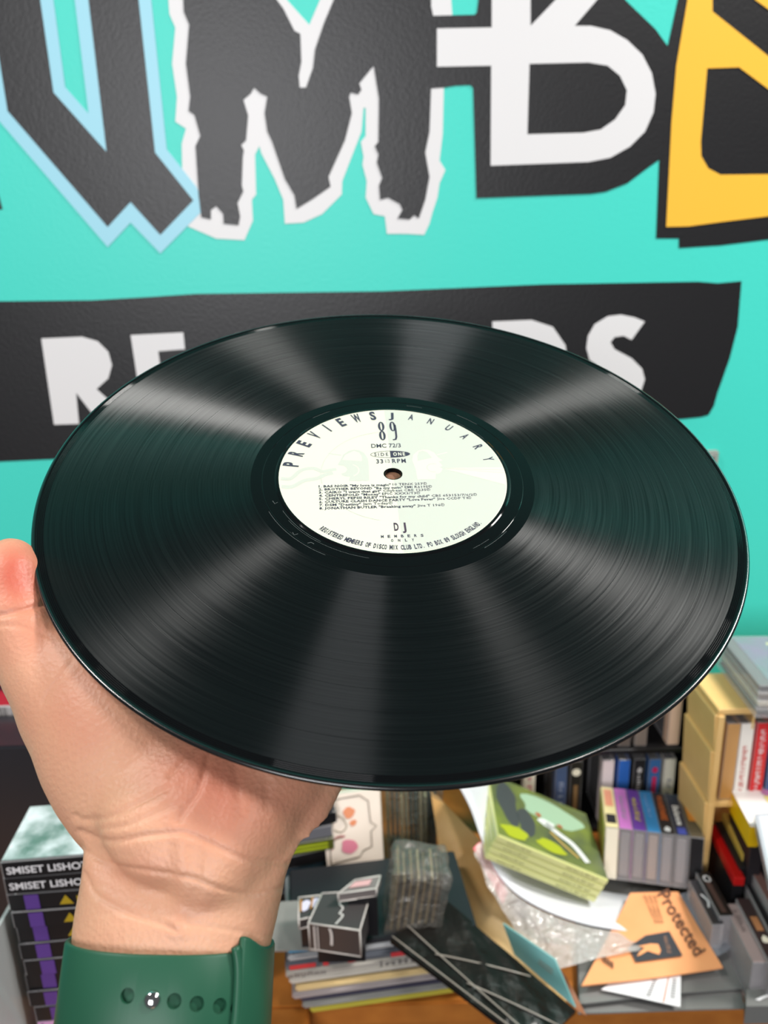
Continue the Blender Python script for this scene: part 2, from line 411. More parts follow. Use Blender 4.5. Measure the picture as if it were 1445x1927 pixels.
# arc titles: one letter at a time
def arc_text(s, r, a0, a1, h, w, bold, flip=False):
    out = []
    n = len(s)
    for i, ch in enumerate(s):
        if ch == ' ': continue
        a = a0+(a1-a0)*i/(n-1)
        x, y = r*cos(a), r*sin(a)
        ww = w*(.28 if ch in 'I.' else (1.35 if ch in 'WM' else 1))
        out.append(text2(ch, x, y, h, ww, bold, anchor='c', rot=(a+pi/2 if flip else a-pi/2)))
    return out
A = lambda p: atan2(p[1], p[0])
flat('arc_title', arc_text('PREVIEWS', 42.6, A((-44.1,8.2)), A((-6.0,45.6)), 6.6, 2.9, .042), m_ink, Z3)
flat('arc_title', arc_text('JANUARY', 43.2, A((3.0,45.4)), A((43.5,9.0)), 4.7, 2.5, .03), m_ink, Z3)
def digit8(x, y, w, h):
    def el(cx, cy, rx, ry): return [(cx+rx*cos(2*pi*i/24), cy+ry*sin(2*pi*i/24)) for i in range(24)]
    return fillgeo([el(x, y+h*.75, w/2, h*.255), el(x, y+h*.75, w*.14, h*.2)]), fillgeo([el(x, y+h*.25, w/2, h*.255), el(x, y+h*.25, w*.14, h*.2)])
nine = [fillgeo([[(2.9+1.5*cos(2*pi*i/24), 36.2+4.0*sin(2*pi*i/24)) for i in range(24)], [(2.9+.45*cos(2*pi*i/24), 36.2+3.2*sin(2*pi*i/24)) for i in range(24)]]),
        fillgeo([thick([(4.1,37.5),(4.15,33),(4.0,27.6),(3.5,25.7),(2.2,25.4)], .95)])]
flat('number_print', list(digit8(-2.5, 25.2, 3.1, 15.0))+nine, m_ink, Z3)
flat('catalogue_print', [text2('DMC 72/3', -8.3, 19.5, 3.0, 13.7, .012)], m_ink, Z3)
def half_el(sg): return [(sg*9.1*abs(cos(-pi/2+pi*i/24)), 14.3+2.55*sin(-pi/2+pi*i/24)) for i in range(25)]
ell = [(9.1*cos(2*pi*i/48), 14.3+2.55*sin(2*pi*i/48)) for i in range(48)]
eli = [(8.9*cos(2*pi*i/48), 14.3+2.35*sin(2*pi*i/48)) for i in range(48)]
flat('side_print', [fillgeo([half_el(1)]), fillgeo([ell, eli]), text2('SIDE', -7.3, 13.2, 2.3, 6.3, .01, 1.5), text2('33', -6.8, 7.8, 2.9, 3.1, .025, 1.25), text2('1/3', -2.7, 8.0, 2.5, 1.9, 0), text2('RPM', .4, 7.8, 2.9, 6.2, .025, 1.35)], m_ink, Z3)
flat('side_print', [text2('ONE', 1.3, 13.1, 2.4, 5.4, .03, 1.4)], m_paper, Z3+.00003)
TR = [('1. BAS NOIR "My love is magic"', ' 10 TENX 257', 14.2, 25.6), ('2. BROTHER BEYOND "Be my twin"', ' EMI R6195', 16.2, 30), ('3. CAIRO "I want that girl"', ' Citybeat CBE 1235', 15.2, 0),
      ('4. CENTREFOLD "Money"', ' EPIC XXX3/T3', 10.5, 0), ('5. CHERYL PEPSII RILEY "Thanks for my child"', ' CBS 653153/7/6/2', 35.0, 0), ('6. CULTURE CLASH DANCE PARTY "Love Fever"', ' Jive CCDP T1', 32.2, 0),
      ('7. DSM "Destiny"', ' Jam Today', -2.0, 0), ('8. JONATHAN BUTLER "Breaking away"', ' Jive T 196', 20.0, 0)]
its = []
for i, (a, b, xe, _) in enumerate(TR):
    y = -8.35-2.07*i
    wa = textgeo(a, .026)[2]; wb = textgeo(b.strip(), .01)[2]; tot = xe-1.7-(-33.0)
    k = tot/(wa+wb+.32)
    xl = -33.0; y2 = y+.35
    its.append(text2(a, xl, y, 1.5, wa*k, .026, res=1))
    its.append(text2(b.strip(), xl+(wa+.32)*k, y+.15, 1.5, wb*k, .01, res=1))
    cx, cy = xe-.8, y+1.0
    its.append(fillgeo([[(cx+.8*cos(2*pi*q/14), cy+.9*sin(2*pi*q/14)) for q in range(14)], [(cx+.62*cos(2*pi*q/14), cy+.7*sin(2*pi*q/14)) for q in range(14)]]))
    its.append(text2('P', cx, cy-.5, 1.0, .5, .01, anchor='c', res=1))
flat('track_list', its, m_ink, Z3)
flat('club_print', [text2('D', -2.7, -37.1, 4.6, 1.9, .03), text2('J', .7, -37.1, 4.6, 1.6, .03)], m_ink2, Z3)
sm = []
for i, ch in enumerate('MEMBERS'): sm.append(text2(ch, -7.9+i*2.7, -41.2, 1.5, 1.1, .03, anchor='c'))
for i, ch in enumerate('ONLY'): sm.append(text2(ch, -4.1+i*2.8, -43.7, 1.5, .9, .03, anchor='c'))
flat('club_print', sm, m_ink, Z3)
flat('address_print', arc_text('REGISTERED MEMBERS OF DISCO MIX CLUB LTD. PO BOX 89 SLOUGH ENGLAND.', 48.3, A((-32.8,-33.8))+2*pi+.02, A((33.2,-33.9))+2*pi, 2.5, .95, .035, True), m_ink, Z3)
m_etch = mat('etched_vinyl', (.16, .17, .17, 1), .5)
et = [arc_thin(0, 0, 53.2, radians(205), radians(232), .07), arc_thin(0, 0, 54.0, radians(212), radians(255), .06), arc_thin(0, 0, 58.6, radians(203), radians(238), .08), arc_thin(0, 0, 55.5, radians(70), radians(78), .07),
      arc_thin(0, 0, 57.6, radians(40), radians(52), .07), arc_thin(0, 0, 56.0, radians(300), radians(309), .07), arc_thin(0, 0, 58.4, radians(304), radians(318), .08), arc_thin(0, 0, 57.0, radians(118), radians(128), .07),
      fillgeo([thick([(-44, -36), (-43.4, -37.6), (-41.8, -37)], .12)]), fillgeo([thick([(-38, -42.6), (-36.6, -42.2), (-35.4, -43.2)], .14)]), fillgeo([thick([(-52.6, -16), (-51.6, -18), (-50.4, -17)], .12)])]
for g in et:
    F = Flat(); F.add(g); F.build('etched_mark', m_etch, rec, fn=lambda x, y: (x*S, y*S, -.00022))
lb = annulus(.0042, .0502)
pyd('underside_label', [(a, b, -.00193) for a, b, c in lb[0]], [f[::-1] for f in lb[1]], m_paper, rec)
# ------------------------------------------------------------------ the hand under the record
def DL(x, y, z):                       # record-local millimetres -> world
    return RC + RX*(x*.001) + RY*(y*.001) + RZ*(z*.001)
def proj(w):
    q = w-CAM; d = q.dot(FWD)
    return 722.5+FPX*q.dot(RGT)/d, 963.5-FPX*q.dot(UPV)/d, d
hb = bmesh.new()
def loft(secs, n=36, pw=2.3):
    rings = []
    for c, wa, ta, hw, ht in secs:
        ring_ = []
        for i in range(n):
            a = 2*pi*i/n; ca, sa = cos(a), sin(a)
            x = math.copysign(abs(ca)**(2/pw), ca)*hw; y = math.copysign(abs(sa)**(2/pw), sa)*ht
            ring_.append(hb.verts.new(c+wa*x+ta*y))
        rings.append(ring_)
    for A_, B_ in zip(rings, rings[1:]):
        for i in range(n):
            j = (i+1) % n; hb.faces.new((A_[i], A_[j], B_[j], B_[i]))
    hb.faces.new(rings[0][::-1]); hb.faces.new(rings[-1])
def capsule(p0, r0, p1, r1, n=18, k=6):
    ax = (p1-p0); L = ax.length; ax.normalize()
    u = ax.orthogonal().normalized(); v = ax.cross(u)
    rings = []
    for q in range(1, k+1):
        t = pi/2*q/k; rings.append((p0-ax*r0*cos(t), r0*sin(t)))
    for q in range(k, 0, -1):
        t = pi/2*q/k; rings.append((p1+ax*r1*cos(t), r1*sin(t)))
    R_ = [[hb.verts.new(c+(u*cos(2*pi*i/n)+v*sin(2*pi*i/n))*r) for i in range(n)] for c, r in rings]
    a = hb.verts.new(p0-ax*r0); b = hb.verts.new(p1+ax*r1)
    for A_, B_ in zip(R_, R_[1:]):
        for i in range(n): hb.faces.new((A_[i], A_[(i+1) % n], B_[(i+1) % n], B_[i]))
    for i in range(n):
        hb.faces.new((a, R_[0][(i+1) % n], R_[0][i])); hb.faces.new((b, R_[-1][i], R_[-1][(i+1) % n]))
def chain(pts):
    for (p, r_), (q, s) in zip(pts, pts[1:]): capsule(p, r_*.001, q, s*.001)
def ellip(c, ax, rad):
    m4 = Matrix((ax[0], ax[1], ax[2])).transposed().to_4x4(); m4.translation = c
    bmesh.ops.create_uvsphere(hb, u_segments=24, v_segments=16, radius=1, matrix=m4 @ Matrix.Diagonal((rad[0]*.001, rad[1]*.001, rad[2]*.001, 1)))

WA = RGT.copy()
TA = (FWD*.97+UPV*.24).normalized()
def fsec(cx, py, d, hwpx, ht, tilt=0.):
    c = atd(cx, py, d); ta = (FWD*cos(tilt)+UPV*sin(tilt)).normalized()
    wa = (RGT + UPV*.03).normalized()
    return (c, wa, ta, hwpx*d/FPX, ht*.001)
# palm axes in the record's own directions
PD = (RX*.468+RY*.883).normalized(); PL = (RX*.883-RY*.468).normalized()
PN = RZ.copy()
secs = [fsec(290, 2420, .208, 196, 25, .3), fsec(298, 2150, .224, 184, 21, .3), fsec(309, 1930, .237, 178, 18.5, .3), fsec(313, 1850, .2415, 178, 18.2, .3), fsec(322, 1795, .2445, 186, 19.5, .3), fsec(337, 1700, .250, 193, 22, .3), fsec(350, 1635, .2535, 192, 23, .35),
        fsec(366, 1566, .257, 205, 20.5, .5),
        (DL(-67, -124, -33), (PL+RGT*.4).normalized(), (FWD*.75+UPV*.75).normalized(), .0385, .0205),
        (DL(-55, -98, -25), PL, (PN*-.85+PD*.3).normalized(), .041, .018),
        (DL(-38, -70, -20), PL, -PN, .039, .0135), (DL(-31, -56, -18.5), PL, -PN, .036, .009)]
_a, _b = secs[1][0], secs[0][0]; _d = (_b-_a).normalized()        # the forearm goes on below the frame towards the elbow
secs = [(_b+_d*.17, secs[0][1], secs[0][2], .040, .036), (_b+_d*.08, secs[0][1], secs[0][2], .036, .031)]+secs
loft(secs)
# fingers, resting on the underside of the disc
chain([(DL(-60,-82,-22),11), (DL(-54,-57,-16.5),11.2), (DL(-41,-17,-13.6),9.2), (DL(-34,7,-11.4),8.2), (DL(-30,22,-9.6),7.2)])
chain([(DL(-46,-90,-24),11), (DL(-36,-67,-16.5),11.4), (DL(-17,-29,-14.0),9.4), (DL(-6,-5,-11.6),8.6), (DL(1.5,12,-10),7.4)])
chain([(DL(-32,-98,-25),11), (DL(-18,-77,-16.5),11.0), (DL(2,-42,-13.8),9.0), (DL(14,-20,-11.5),8.2), (DL(23,-4,-9.8),7.2)])
chain([(DL(-18,-104,-27),11), (DL(-2,-88,-18),10.2), (DL(18,-66,-14.5),8.2), (DL(29,-50,-11.6),7.2), (DL(37,-37,-9.4),6.4)])
# thumb: metacarpal, two phalanges, hooked against the rim
T0, T1, T2, T3 = atd(262, 1545, .266), atd(82, 1262, .2865), atd(30, 1150, .2935), atd(20, 1062, .3015)
chain([(T0, 18), (T1, 15.2), (T2, 13.0), (T3, 10.6)])
chain([(T2, 12.4), (atd(24, 1085, .298), 11.8)])
# thenar pad, heel of the hand
d_ = (T1-T0).normalized(); n_ = (FWD*-1).normalized()
s_ = d_.cross(n_).normalized(); n2 = s_.cross(d_)
ellip(atd(222, 1440, .2705), (d_, s_, n2), (48, 26, 18))
ellip(atd(158, 1345, .278), (d_, s_, n2), (38, 23, 15))
ellip(DL(-45, -113, -27), (PD, PL, PN), (40, 22, 16))
ellip(atd(470, 1515, .260), (PD, PL, PN), (36, 19, 17))
ellip(atd(380, 1470, .2625), (PD, PL, PN), (36, 34, 15))
capsule(T1, .013, DL(-66, -78, -22), .011)
capsule(atd(150, 1330, .282), .014, DL(-60, -95, -24), .012)
capsule(atd(60, 1210, .2895), .0135, atd(160, 1290, .285), .013)

bmesh.ops.recalc_face_normals(hb, faces=hb.faces[:])
tmp_me = bpy.data.meshes.new('tmp'); hb.to_mesh(tmp_me); hb.free()
tmp = bpy.data.objects.new('tmp', tmp_me); COL.objects.link(tmp)
md = tmp.modifiers.new('r', 'REMESH'); md.mode = 'VOXEL'; md.voxel_size = .0014
md = tmp.modifiers.new('s', 'SMOOTH'); md.factor = .5; md.iterations = 24
md = tmp.modifiers.new('u', 'SUBSURF'); md.levels = 1; md.render_levels = 1
bpy.context.view_layer.update()
hand_me = bpy.data.meshes.new_from_object(tmp.evaluated_get(bpy.context.evaluated_depsgraph_get()))
bpy.data.objects.remove(tmp)
hand_me.name = 'person'
import numpy as np
nv = len(hand_me.vertices)
co = np.empty(nv*3); hand_me.vertices.foreach_get('co', co); co = co.reshape(-1, 3)
nr = np.empty(nv*3); hand_me.vertices.foreach_get('normal', nr); nr = nr.reshape(-1, 3)
Q = co-np.array(CAM); dd = Q@np.array(FWD)
PX = 722.5+FPX*(Q@np.array(RGT))/dd; PY = 963.5-FPX*(Q@np.array(UPV))/dd
face = -(nr*Q).sum(1)/np.linalg.norm(Q, axis=1)
def pdist(poly):
    best = np.full(nv, 1e9); tt = np.zeros(nv); L_ = 0
    for (x0, y0), (x1, y1) in zip(poly, poly[1:]):
        dx, dy = x1-x0, y1-y0; l2 = dx*dx+dy*dy
        t = np.clip(((PX-x0)*dx+(PY-y0)*dy)/l2, 0, 1)
        e = np.hypot(PX-x0-t*dx, PY-y0-t*dy); best = np.minimum(best, e)
    return best
zc = lambda pts: smooth_line([(140+x/3.01, 1380+y/3.01) for x, y in pts], 5)
CR = [(zc([(30,550),(60,562),(150,602),(250,607),(420,577),(600,562),(700,592),(850,662),(980,715),(1100,727),(1230,735)]), 5.5, 1.1),
      (zc([(40,640),(60,662),(150,717),(280,757),(480,787),(660,817),(850,887),(1020,910),(1190,868)]), 4.5, .75),
      (zc([(55,790),(75,825),(120,910),(220,972),(350,1032),(460,1065),(580,1120)]), 4.5, .8),
      (zc([(10,470),(60,492),(200,472),(330,412),(450,352),(530,310)]), 6, .9),
      (zc([(150,540),(300,520),(430,465),(540,415),(620,400)]), 5, .55),
      (zc([(768,110),(752,160),(722,262),(692,342),(650,402),(590,490)]), 6, 1.2),
      (zc([(690,60),(640,122),(590,185),(540,240)]), 5, .7),
      (zc([(640,560),(760,1080)]), 1, .0),
      (smooth_line([(-60,1168),(0,1158),(40,1148),(84,1136)], 5), 6, 1.3),
      (smooth_line([(-20,1176),(30,1178),(90,1196)], 5), 5, .4),
      (smooth_line([(80,1322),(93,1300),(114,1272),(134,1245)], 5), 4, .5),
      (zc([(540,640),(530,760),(470,1010)]), 15, .3), (zc([(690,660),(690,800),(640,1080)]), 15, .35),
      (zc([(650,1080),(800,1100),(1000,1130),(1160,1150)]), 5, .35),
      (zc([(910,180),(925,300),(940,450)]), 9, .5), (zc([(1090,260),(1090,420)]), 9, .4)]
disp = np.zeros(nv); flush = np.zeros(nv)
vis = np.clip(face*3, 0, 1)
for poly, sg, dep in CR:
    d = pdist(poly); g = np.exp(-(d/sg)**2)
    disp -= g*dep*.62*vis; disp += np.exp(-((d-sg*2.6)/(sg*1.8))**2)*dep*.10*vis
rid = pdist(zc([(610,600),(610,800),(600,1000),(590,1110)])); disp += np.exp(-(rid/18)**2)*.6*vis
for ang, amp in ((.6, .045), (-.25, .035)):                # fine skin folds over the thumb pad
    wv = np.sin((PX*sin(ang)+PY*cos(ang))*.42+4*np.sin(PX*.017)+3*np.sin(PY*.021))
    disp += wv*amp*np.exp(-(((PX-200)/150)**2+((PY-1440)/120)**2))*vis
co += nr*(disp*.001)[:, None]
hand_me.vertices.foreach_set('co', co.ravel())
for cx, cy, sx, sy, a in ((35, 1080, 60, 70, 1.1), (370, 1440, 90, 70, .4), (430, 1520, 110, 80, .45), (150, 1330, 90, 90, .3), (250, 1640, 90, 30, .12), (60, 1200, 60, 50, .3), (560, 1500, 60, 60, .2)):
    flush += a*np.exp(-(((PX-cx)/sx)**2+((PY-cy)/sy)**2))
q = co-np.array(RC); hx = q@np.array(RX); hy = q@np.array(RY)
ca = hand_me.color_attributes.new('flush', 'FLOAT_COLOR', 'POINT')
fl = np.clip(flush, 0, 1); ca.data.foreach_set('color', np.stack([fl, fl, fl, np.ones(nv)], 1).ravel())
for p in hand_me.polygons: p.use_smooth = True
def skin():
    m = bpy.data.materials.new('skin'); m.use_nodes = True
    nt = m.node_tree; b = nt.nodes['Principled BSDF']; L = nt.links.new; N = nt.nodes.new
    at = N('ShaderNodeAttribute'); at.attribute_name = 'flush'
    tc = N('ShaderNodeTexCoord')
    n = N('ShaderNodeTexNoise'); n.inputs['Scale'].default_value = 70; n.inputs['Detail'].default_value = 5; L(tc.outputs['Object'], n.inputs['Vector'])
    mr = N('ShaderNodeMapRange'); mr.inputs[1].default_value = .3; mr.inputs[2].default_value = .75; mr.inputs[4].default_value = .45; L(n.outputs['Fac'], mr.inputs[0])
    m1 = N('ShaderNodeMix'); m1.data_type = 'RGBA'; m1.inputs['A'].default_value = rgb(203, 155, 125); m1.inputs['B'].default_value = rgb(196, 134, 110)
    L(mr.outputs[0], m1.inputs['Factor'])
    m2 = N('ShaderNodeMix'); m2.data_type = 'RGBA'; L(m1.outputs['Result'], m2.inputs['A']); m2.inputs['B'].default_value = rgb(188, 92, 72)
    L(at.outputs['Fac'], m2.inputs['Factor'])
    L(m2.outputs['Result'], b.inputs['Base Color'])
    b.inputs['Roughness'].default_value = .48
    b.inputs['Subsurface Weight'].default_value = .18
    b.inputs['Subsurface Radius'].default_value = (1, .35, .2)
    b.inputs['Subsurface Scale'].default_value = .004
    n2 = N('ShaderNodeTexNoise'); n2.inputs['Scale'].default_value = 900; n2.inputs['Detail'].default_value = 3
    n3 = N('ShaderNodeTexVoronoi'); n3.inputs['Scale'].default_value = 650
    L(tc.outputs['Object'], n2.inputs['Vector']); L(tc.outputs['Object'], n3.inputs['Vector'])
    ad = N('ShaderNodeMath'); ad.operation = 'ADD'; L(n2.outputs['Fac'], ad.inputs[0]); L(n3.outputs['Distance'], ad.inputs[1])
    bp = N('ShaderNodeBump'); bp.inputs['Strength'].default_value = .22; bp.inputs['Distance'].default_value = .0006
    L(ad.outputs[0], bp.inputs['Height']); L(bp.outputs['Normal'], b.inputs['Normal'])
    return m
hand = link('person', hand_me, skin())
tag(hand, 'bare left forearm and hand with upturned palm, thumb hooked on the record rim', 'person')

# ------------------------------------------------------------------ watch band
wb = tag(empty('watch_band', atd(309, 1856, .2412)), 'dark green rubber watch band with pin holes around the wrist', 'watch band')
m_band = mat('green_rubber', rgb(34, 80, 60), .42, spec=.35)
W0 = wb.location.copy()
AX = (atd(322, 1776, .2455)-atd(308, 1930, .237)).normalized()        # up the forearm
BX = (RGT - AX*RGT.dot(AX)).normalized(); BY = AX.cross(BX).normalized()
if BY.dot(FWD) > 0: BY = -BY                                         # towards the camera
HW, HT = 0.0295, 0.0188
def band_pt(a, off, s):
    """a: 0 right, 90 deg front; off outward; s along the forearm"""
    ca, sa = cos(a), sin(a); pw = 2.3
    x = math.copysign(abs(ca)**(2/pw), ca); y = math.copysign(abs(sa)**(2/pw), sa)
    return BX*(x*(HW+off)) + BY*(y*(HT+off)) + AX*s
def lift(a):
    return -.0018*sin(a) - .001*cos(a)
def strip(name, a0, a1, o0, o1, top, bot, n=96, closed=False, parent=wb, taper=None):
    """band piece between inner offset o0 and outer offset o1, rounded edges"""
    vs, fs = [], []
    prof = []
    def P_(a, t, h):
        th = o1-o0; e = min(th*.5, .0011)
        return [(o0, t-e), (o0+e*.3, t-e*.3), (o0+e, t), (o1-e, t), (o1-e*.3, t-e*.3), (o1, t-e), (o1, h+e), (o1-e*.3, h+e*.3), (o1-e, h), (o0+e, h), (o0+e*.3, h+e*.3), (o0, h+e)]
    cnt = n if closed else n+1
    for i in range(cnt):
        a = a0+(a1-a0)*i/n
        pr = P_(a, top(a), bot(a))
        for o, s in pr: vs.append(band_pt(a, o, s))
    k = 12
    for i in range(n):
        j = (i+1) % cnt
        for q in range(k):
            fs.append((i*k+q, i*k+(q+1) % k, j*k+(q+1) % k, j*k+q))
    if not closed:
        fs.append(tuple(range(k))); fs.append(tuple(n*k+q for q in range(k))[::-1])
    o = pyd(name, vs, fs, m_band, parent, True)
    bm = bmesh.new(); bm.from_mesh(o.data); bmesh.ops.recalc_face_normals(bm, faces=bm.faces[:]); bm.to_mesh(o.data); bm.free()
    return o
inner = strip('strap', 0, 2*pi, .0, .0019, lambda a: .0128+lift(a), lambda a: -.0118+lift(a), 128, True)
hump = lambda a: .0042*math.exp(-((a-radians(40))/.26)**2)
outer = strip('strap', radians(-70), radians(41), .0020, .0040, lambda a: .0128+lift(a)+hump(a), lambda a: -.0125+lift(a), 60)
# rolled rim of the slot where the strap tail tucks under
vs = []
rimp = []
for i in range(25):
    t = i/24; s = .0118-.0236*t; a = radians(41)+.07*abs(2*t-1)**3
    rimp.append(band_pt(a, .0029, s+lift(a)+hump(a)*.7*(1-t)))
def tube(name, pts, r, m, parent, n=8, cyc=False):
    vs, fs = [], []
    for i, p in enumerate(pts):
        d = (pts[min(i+1, len(pts)-1)]-pts[max(i-1, 0)]).normalized(); u = d.orthogonal().normalized() if i == 0 else (u-d*u.dot(d)).normalized(); w = d.cross(u)
        for k in range(n): vs.append(p+(u*cos(2*pi*k/n)+w*sin(2*pi*k/n))*r)
    for i in range(len(pts)-1):
        for k in range(n): fs.append((i*n+k, i*n+(k+1) % n, (i+1)*n+(k+1) % n, (i+1)*n+k))
    fs.append(tuple(range(n))[::-1]); fs.append(tuple((len(pts)-1)*n+k for k in range(n)))
    return pyd(name, vs, fs, m, parent, True)
tube('slot_rim', rimp, .0014, m_band, wb)
m_chrome = mat('polished_steel', (.8, .8, .8, 1), .12, metal=1)
def on_band(px, py):
    """point of the strap's outer face seen at this place"""
    best = None
    for i in range(200):
        a = radians(20+140*i/199)
        for k in range(60):
            s = -.013+.027*k/59
            w = W0+band_pt(a, .0019, s); x, y, d = proj(w)
            e = (x-px)**2+(y-py)**2
            if best is None or e < best[0]: best = (e, a, s)
    return best[1], best[2]
cut = bmesh.new()
pins = []
for px, py in ((239, 1873), (286, 1882), (328, 1885), (370, 1890), (413, 1893), (446, 1897)):
    a, s = on_band(px, py)
    p = band_pt(a, .0009, s); nn = (band_pt(a, .006, s)-band_pt(a, 0, s)).normalized()
    m4 = Matrix.Translation(p) @ nn.to_track_quat('Z', 'Y').to_matrix().to_4x4()
    pins.append((px, p, nn, m4))
    if px != 286:
        bmesh.ops.create_cone(cut, cap_ends=True, segments=20, radius1=.00205, radius2=.00205, depth=.0058, matrix=m4)
        bm = bmesh.new(); bmesh.ops.create_cone(bm, cap_ends=True, segments=20, radius1=.0021, radius2=.0021, depth=.0003, matrix=Matrix.Translation(-nn*.0007) @ m4)
        bmo('hole_floor', bm, m_band, wb)
    else:
        bm = bmesh.new()
        bmesh.ops.create_uvsphere(bm, u_segments=24, v_segments=12, radius=1, matrix=Matrix.Translation(nn*.0012) @ m4 @ Matrix.Diagonal((.0023, .0023, .0011, 1)))
        pin = bmo('pin', bm, m_chrome, wb, True); tag(pin, 'polished steel pin')
cm = bpy.data.meshes.new('tmp'); cut.to_mesh(cm); cut.free()
co_ = bpy.data.objects.new('tmp', cm); COL.objects.link(co_); co_.location = W0
md = inner.modifiers.new('b', 'BOOLEAN'); md.operation = 'DIFFERENCE'; md.object = co_; md.solver = 'EXACT'
bpy.context.view_layer.update()
nm = bpy.data.meshes.new_from_object(inner.evaluated_get(bpy.context.evaluated_depsgraph_get()))
inner.modifiers.clear(); inner.data = nm
nm.set_sharp_from_angle(angle=radians(40))
bpy.data.objects.remove(co_)
# ------------------------------------------------------------------ counter
CT = .71
m_wood = mat('orange_wood', rgb(190, 118, 48), .4, noise=(30, rgb(166, 96, 36), .6))
ctr = tag(empty('counter', (.1, .85, 0)), 'orange brown wooden counter below the teal wall', 'counter')
ctr['kind'] = 'structure'
box('worktop', 1.9, WY-.667, .03, (0, (WY+.667)/2-.85, CT-.015), m_wood, ctr, .002, 2)
box('front_panel', 1.86, .02, CT-.03, (0, .70-.85, (CT-.03)/2), m_wood, ctr)
box('worktop_wing', .75, .667-.33, .03, (-.1-.475, (.667+.33)/2-.85, CT-.015), m_wood, ctr, .002, 2)

# ------------------------------------------------------------------ builders for cassettes, discs, sleeves
m_shell = mat('clear_plastic', rgb(225, 222, 224), .12, spec=.7, alpha=.24)
m_tape = mat('grey_tape_shell', rgb(120, 116, 118), .4)
m_tapedk = mat('dark_tape_shell', rgb(34, 32, 34), .35)
m_ivory = mat('ivory_card', rgb(236, 228, 208), .6)
m_wht = mat('white_print', rgb(232, 230, 232), .5)
m_blk = mat('black_card', rgb(22, 21, 24), .4)
def colm(r, g, b, rough=.4):
    return mat('card_%d_%d_%d' % (r, g, b), rgb(r, g, b), rough)
ORD = ['topmost', 'second', 'third', 'fourth', 'fifth', 'sixth', 'seventh', 'eighth', 'ninth', 'tenth', 'eleventh', 'twelfth', 'thirteenth', 'fourteenth', 'fifteenth', 'sixteenth', 'seventeenth', 'eighteenth', 'lowest']
CL, CW, CTK = .109, .070, .0168
def _mesh(bm, name):
    me = bpy.data.meshes.new(name); bm.to_mesh(me); bm.free(); return me
case_me = _mesh(boxbm(CL, CW, CTK, bev=.0007), 'case')
tape_me = _mesh(boxbm(CL-.008, CW-.010, CTK-.004, (0, .002, 0), .002), 'tape')
bm = boxbm(CL-.003, .0008, CTK-.0016, (0, -CW/2+.0001, 0))
b2 = boxbm(CL-.003, CW-.003, .0006, (0, 0, CTK/2-.0002)); tm = bpy.data.meshes.new('t'); b2.to_mesh(tm); b2.free(); bm.from_mesh(tm)
b2 = boxbm(CL-.003, .014, .0006, (0, -CW/2+.008, -CTK/2+.0002)); b2.to_mesh(tm); b2.free(); bm.from_mesh(tm)
card_me = _mesh(bm, 'inlay_card')
case_me.materials.append(m_shell)
def cassette(loc, rot, card, label, group=None, prints=(), body=None, name='cassette'):
    """local x along the spine, spine on -y, cover on +z; prints: (kind, args, material) on the spine plane"""
    t = tag(empty(name, loc, rot), label, 'cassette', group)
    link('case', case_me, m_shell, t)
    me = card_me.copy(); me.materials.clear(); link('inlay_card', me, card, t)
    me = tape_me.copy(); me.materials.clear(); link('tape', me, body or m_tape, t)
    for k, (items, m) in enumerate(prints):
        for g in items:
            F = Flat(); F.add(g)
            F.build('spine_print', m, t, fn=lambda x, y, k=k: (x, -CW/2-.0009-.0001*k, y))
    return t
def rect(x0, x1, y0, y1): return ([(x0, y0), (x1, y0), (x1, y1), (x0, y1)], [(0, 1, 2, 3)])
def tri(a, b, c): return ([a, b, c], [(0, 1, 2)])
def yawm(a): return Matrix.Rotation(a, 3, 'Z')
def patch(name, corners, nu, nv, th, m, parent=None, bulge=None, smooth=True, rnd=None):
    """thick sheet over a bilinear patch: corners p00, p10, p11, p01 (u along 0->1)"""
    p00, p10, p11, p01 = [Vector(c) for c in corners]
    N_ = (p10-p00).cross(p01-p00).normalized()
    if N_.dot(CAM-p00) < 0: N_ = -N_
    base = Vector((0, 0, 0)) if parent is None else parent.location
    vs = []
    for s in (0, 1):
        for j in range(nv+1):
            for i in range(nu+1):
                u, v = i/nu, j/nv
                p = p00*(1-u)*(1-v)+p10*u*(1-v)+p11*u*v+p01*(1-u)*v
                if bulge: p = p+N_*bulge(u, v)
                vs.append(p-N_*(th*s)-base)
    K_ = (nu+1)*(nv+1); fs = []
    for j in range(nv):
        for i in range(nu):
            a = j*(nu+1)+i
            fs.append((a, a+1, a+nu+2, a+nu+1)); fs.append((K_+a, K_+a+nu+1, K_+a+nu+2, K_+a+1))
    per = [i for i in range(nu)]+[j*(nu+1)+nu for j in range(nv)]+[nv*(nu+1)+nu-i for i in range(nu)]+[(nv-j)*(nu+1) for j in range(nv)]
    for a, b in zip(per, per[1:]+per[:1]): fs.append((a, K_+a, K_+b, b))
    o = pyd(name, vs, fs, m, parent, False)
    bm = bmesh.new(); bm.from_mesh(o.data); bmesh.ops.recalc_face_normals(bm, faces=bm.faces[:]); bm.to_mesh(o.data); bm.free()
    if smooth and (nu > 1 or nv > 1):
        for p in o.data.polygons: p.use_smooth = True
        o.data.set_sharp_from_angle(angle=radians(40))
    return o
def sheet_root(name, corners, label, cat, group=None):
    c = sum((Vector(q) for q in corners), Vector((0, 0, 0)))/len(corners)
    return tag(empty(name, c), label, cat, group)
def on_patch(corners, lift_=.0008, bulge=None):
    """flat print coordinates (u,v in 0..1) -> points just above the patch"""
    p00, p10, p11, p01 = [Vector(c) for c in corners]
    N_ = (p10-p00).cross(p01-p00).normalized()
    if N_.dot(CAM-p00) < 0: N_ = -N_
    def fn(u, v):
        return p00*(1-u)*(1-v)+p10*u*(1-v)+p11*u*v+p01*(1-u)*v+N_*(lift_+(bulge(u, v) if bulge else 0))
    return fn
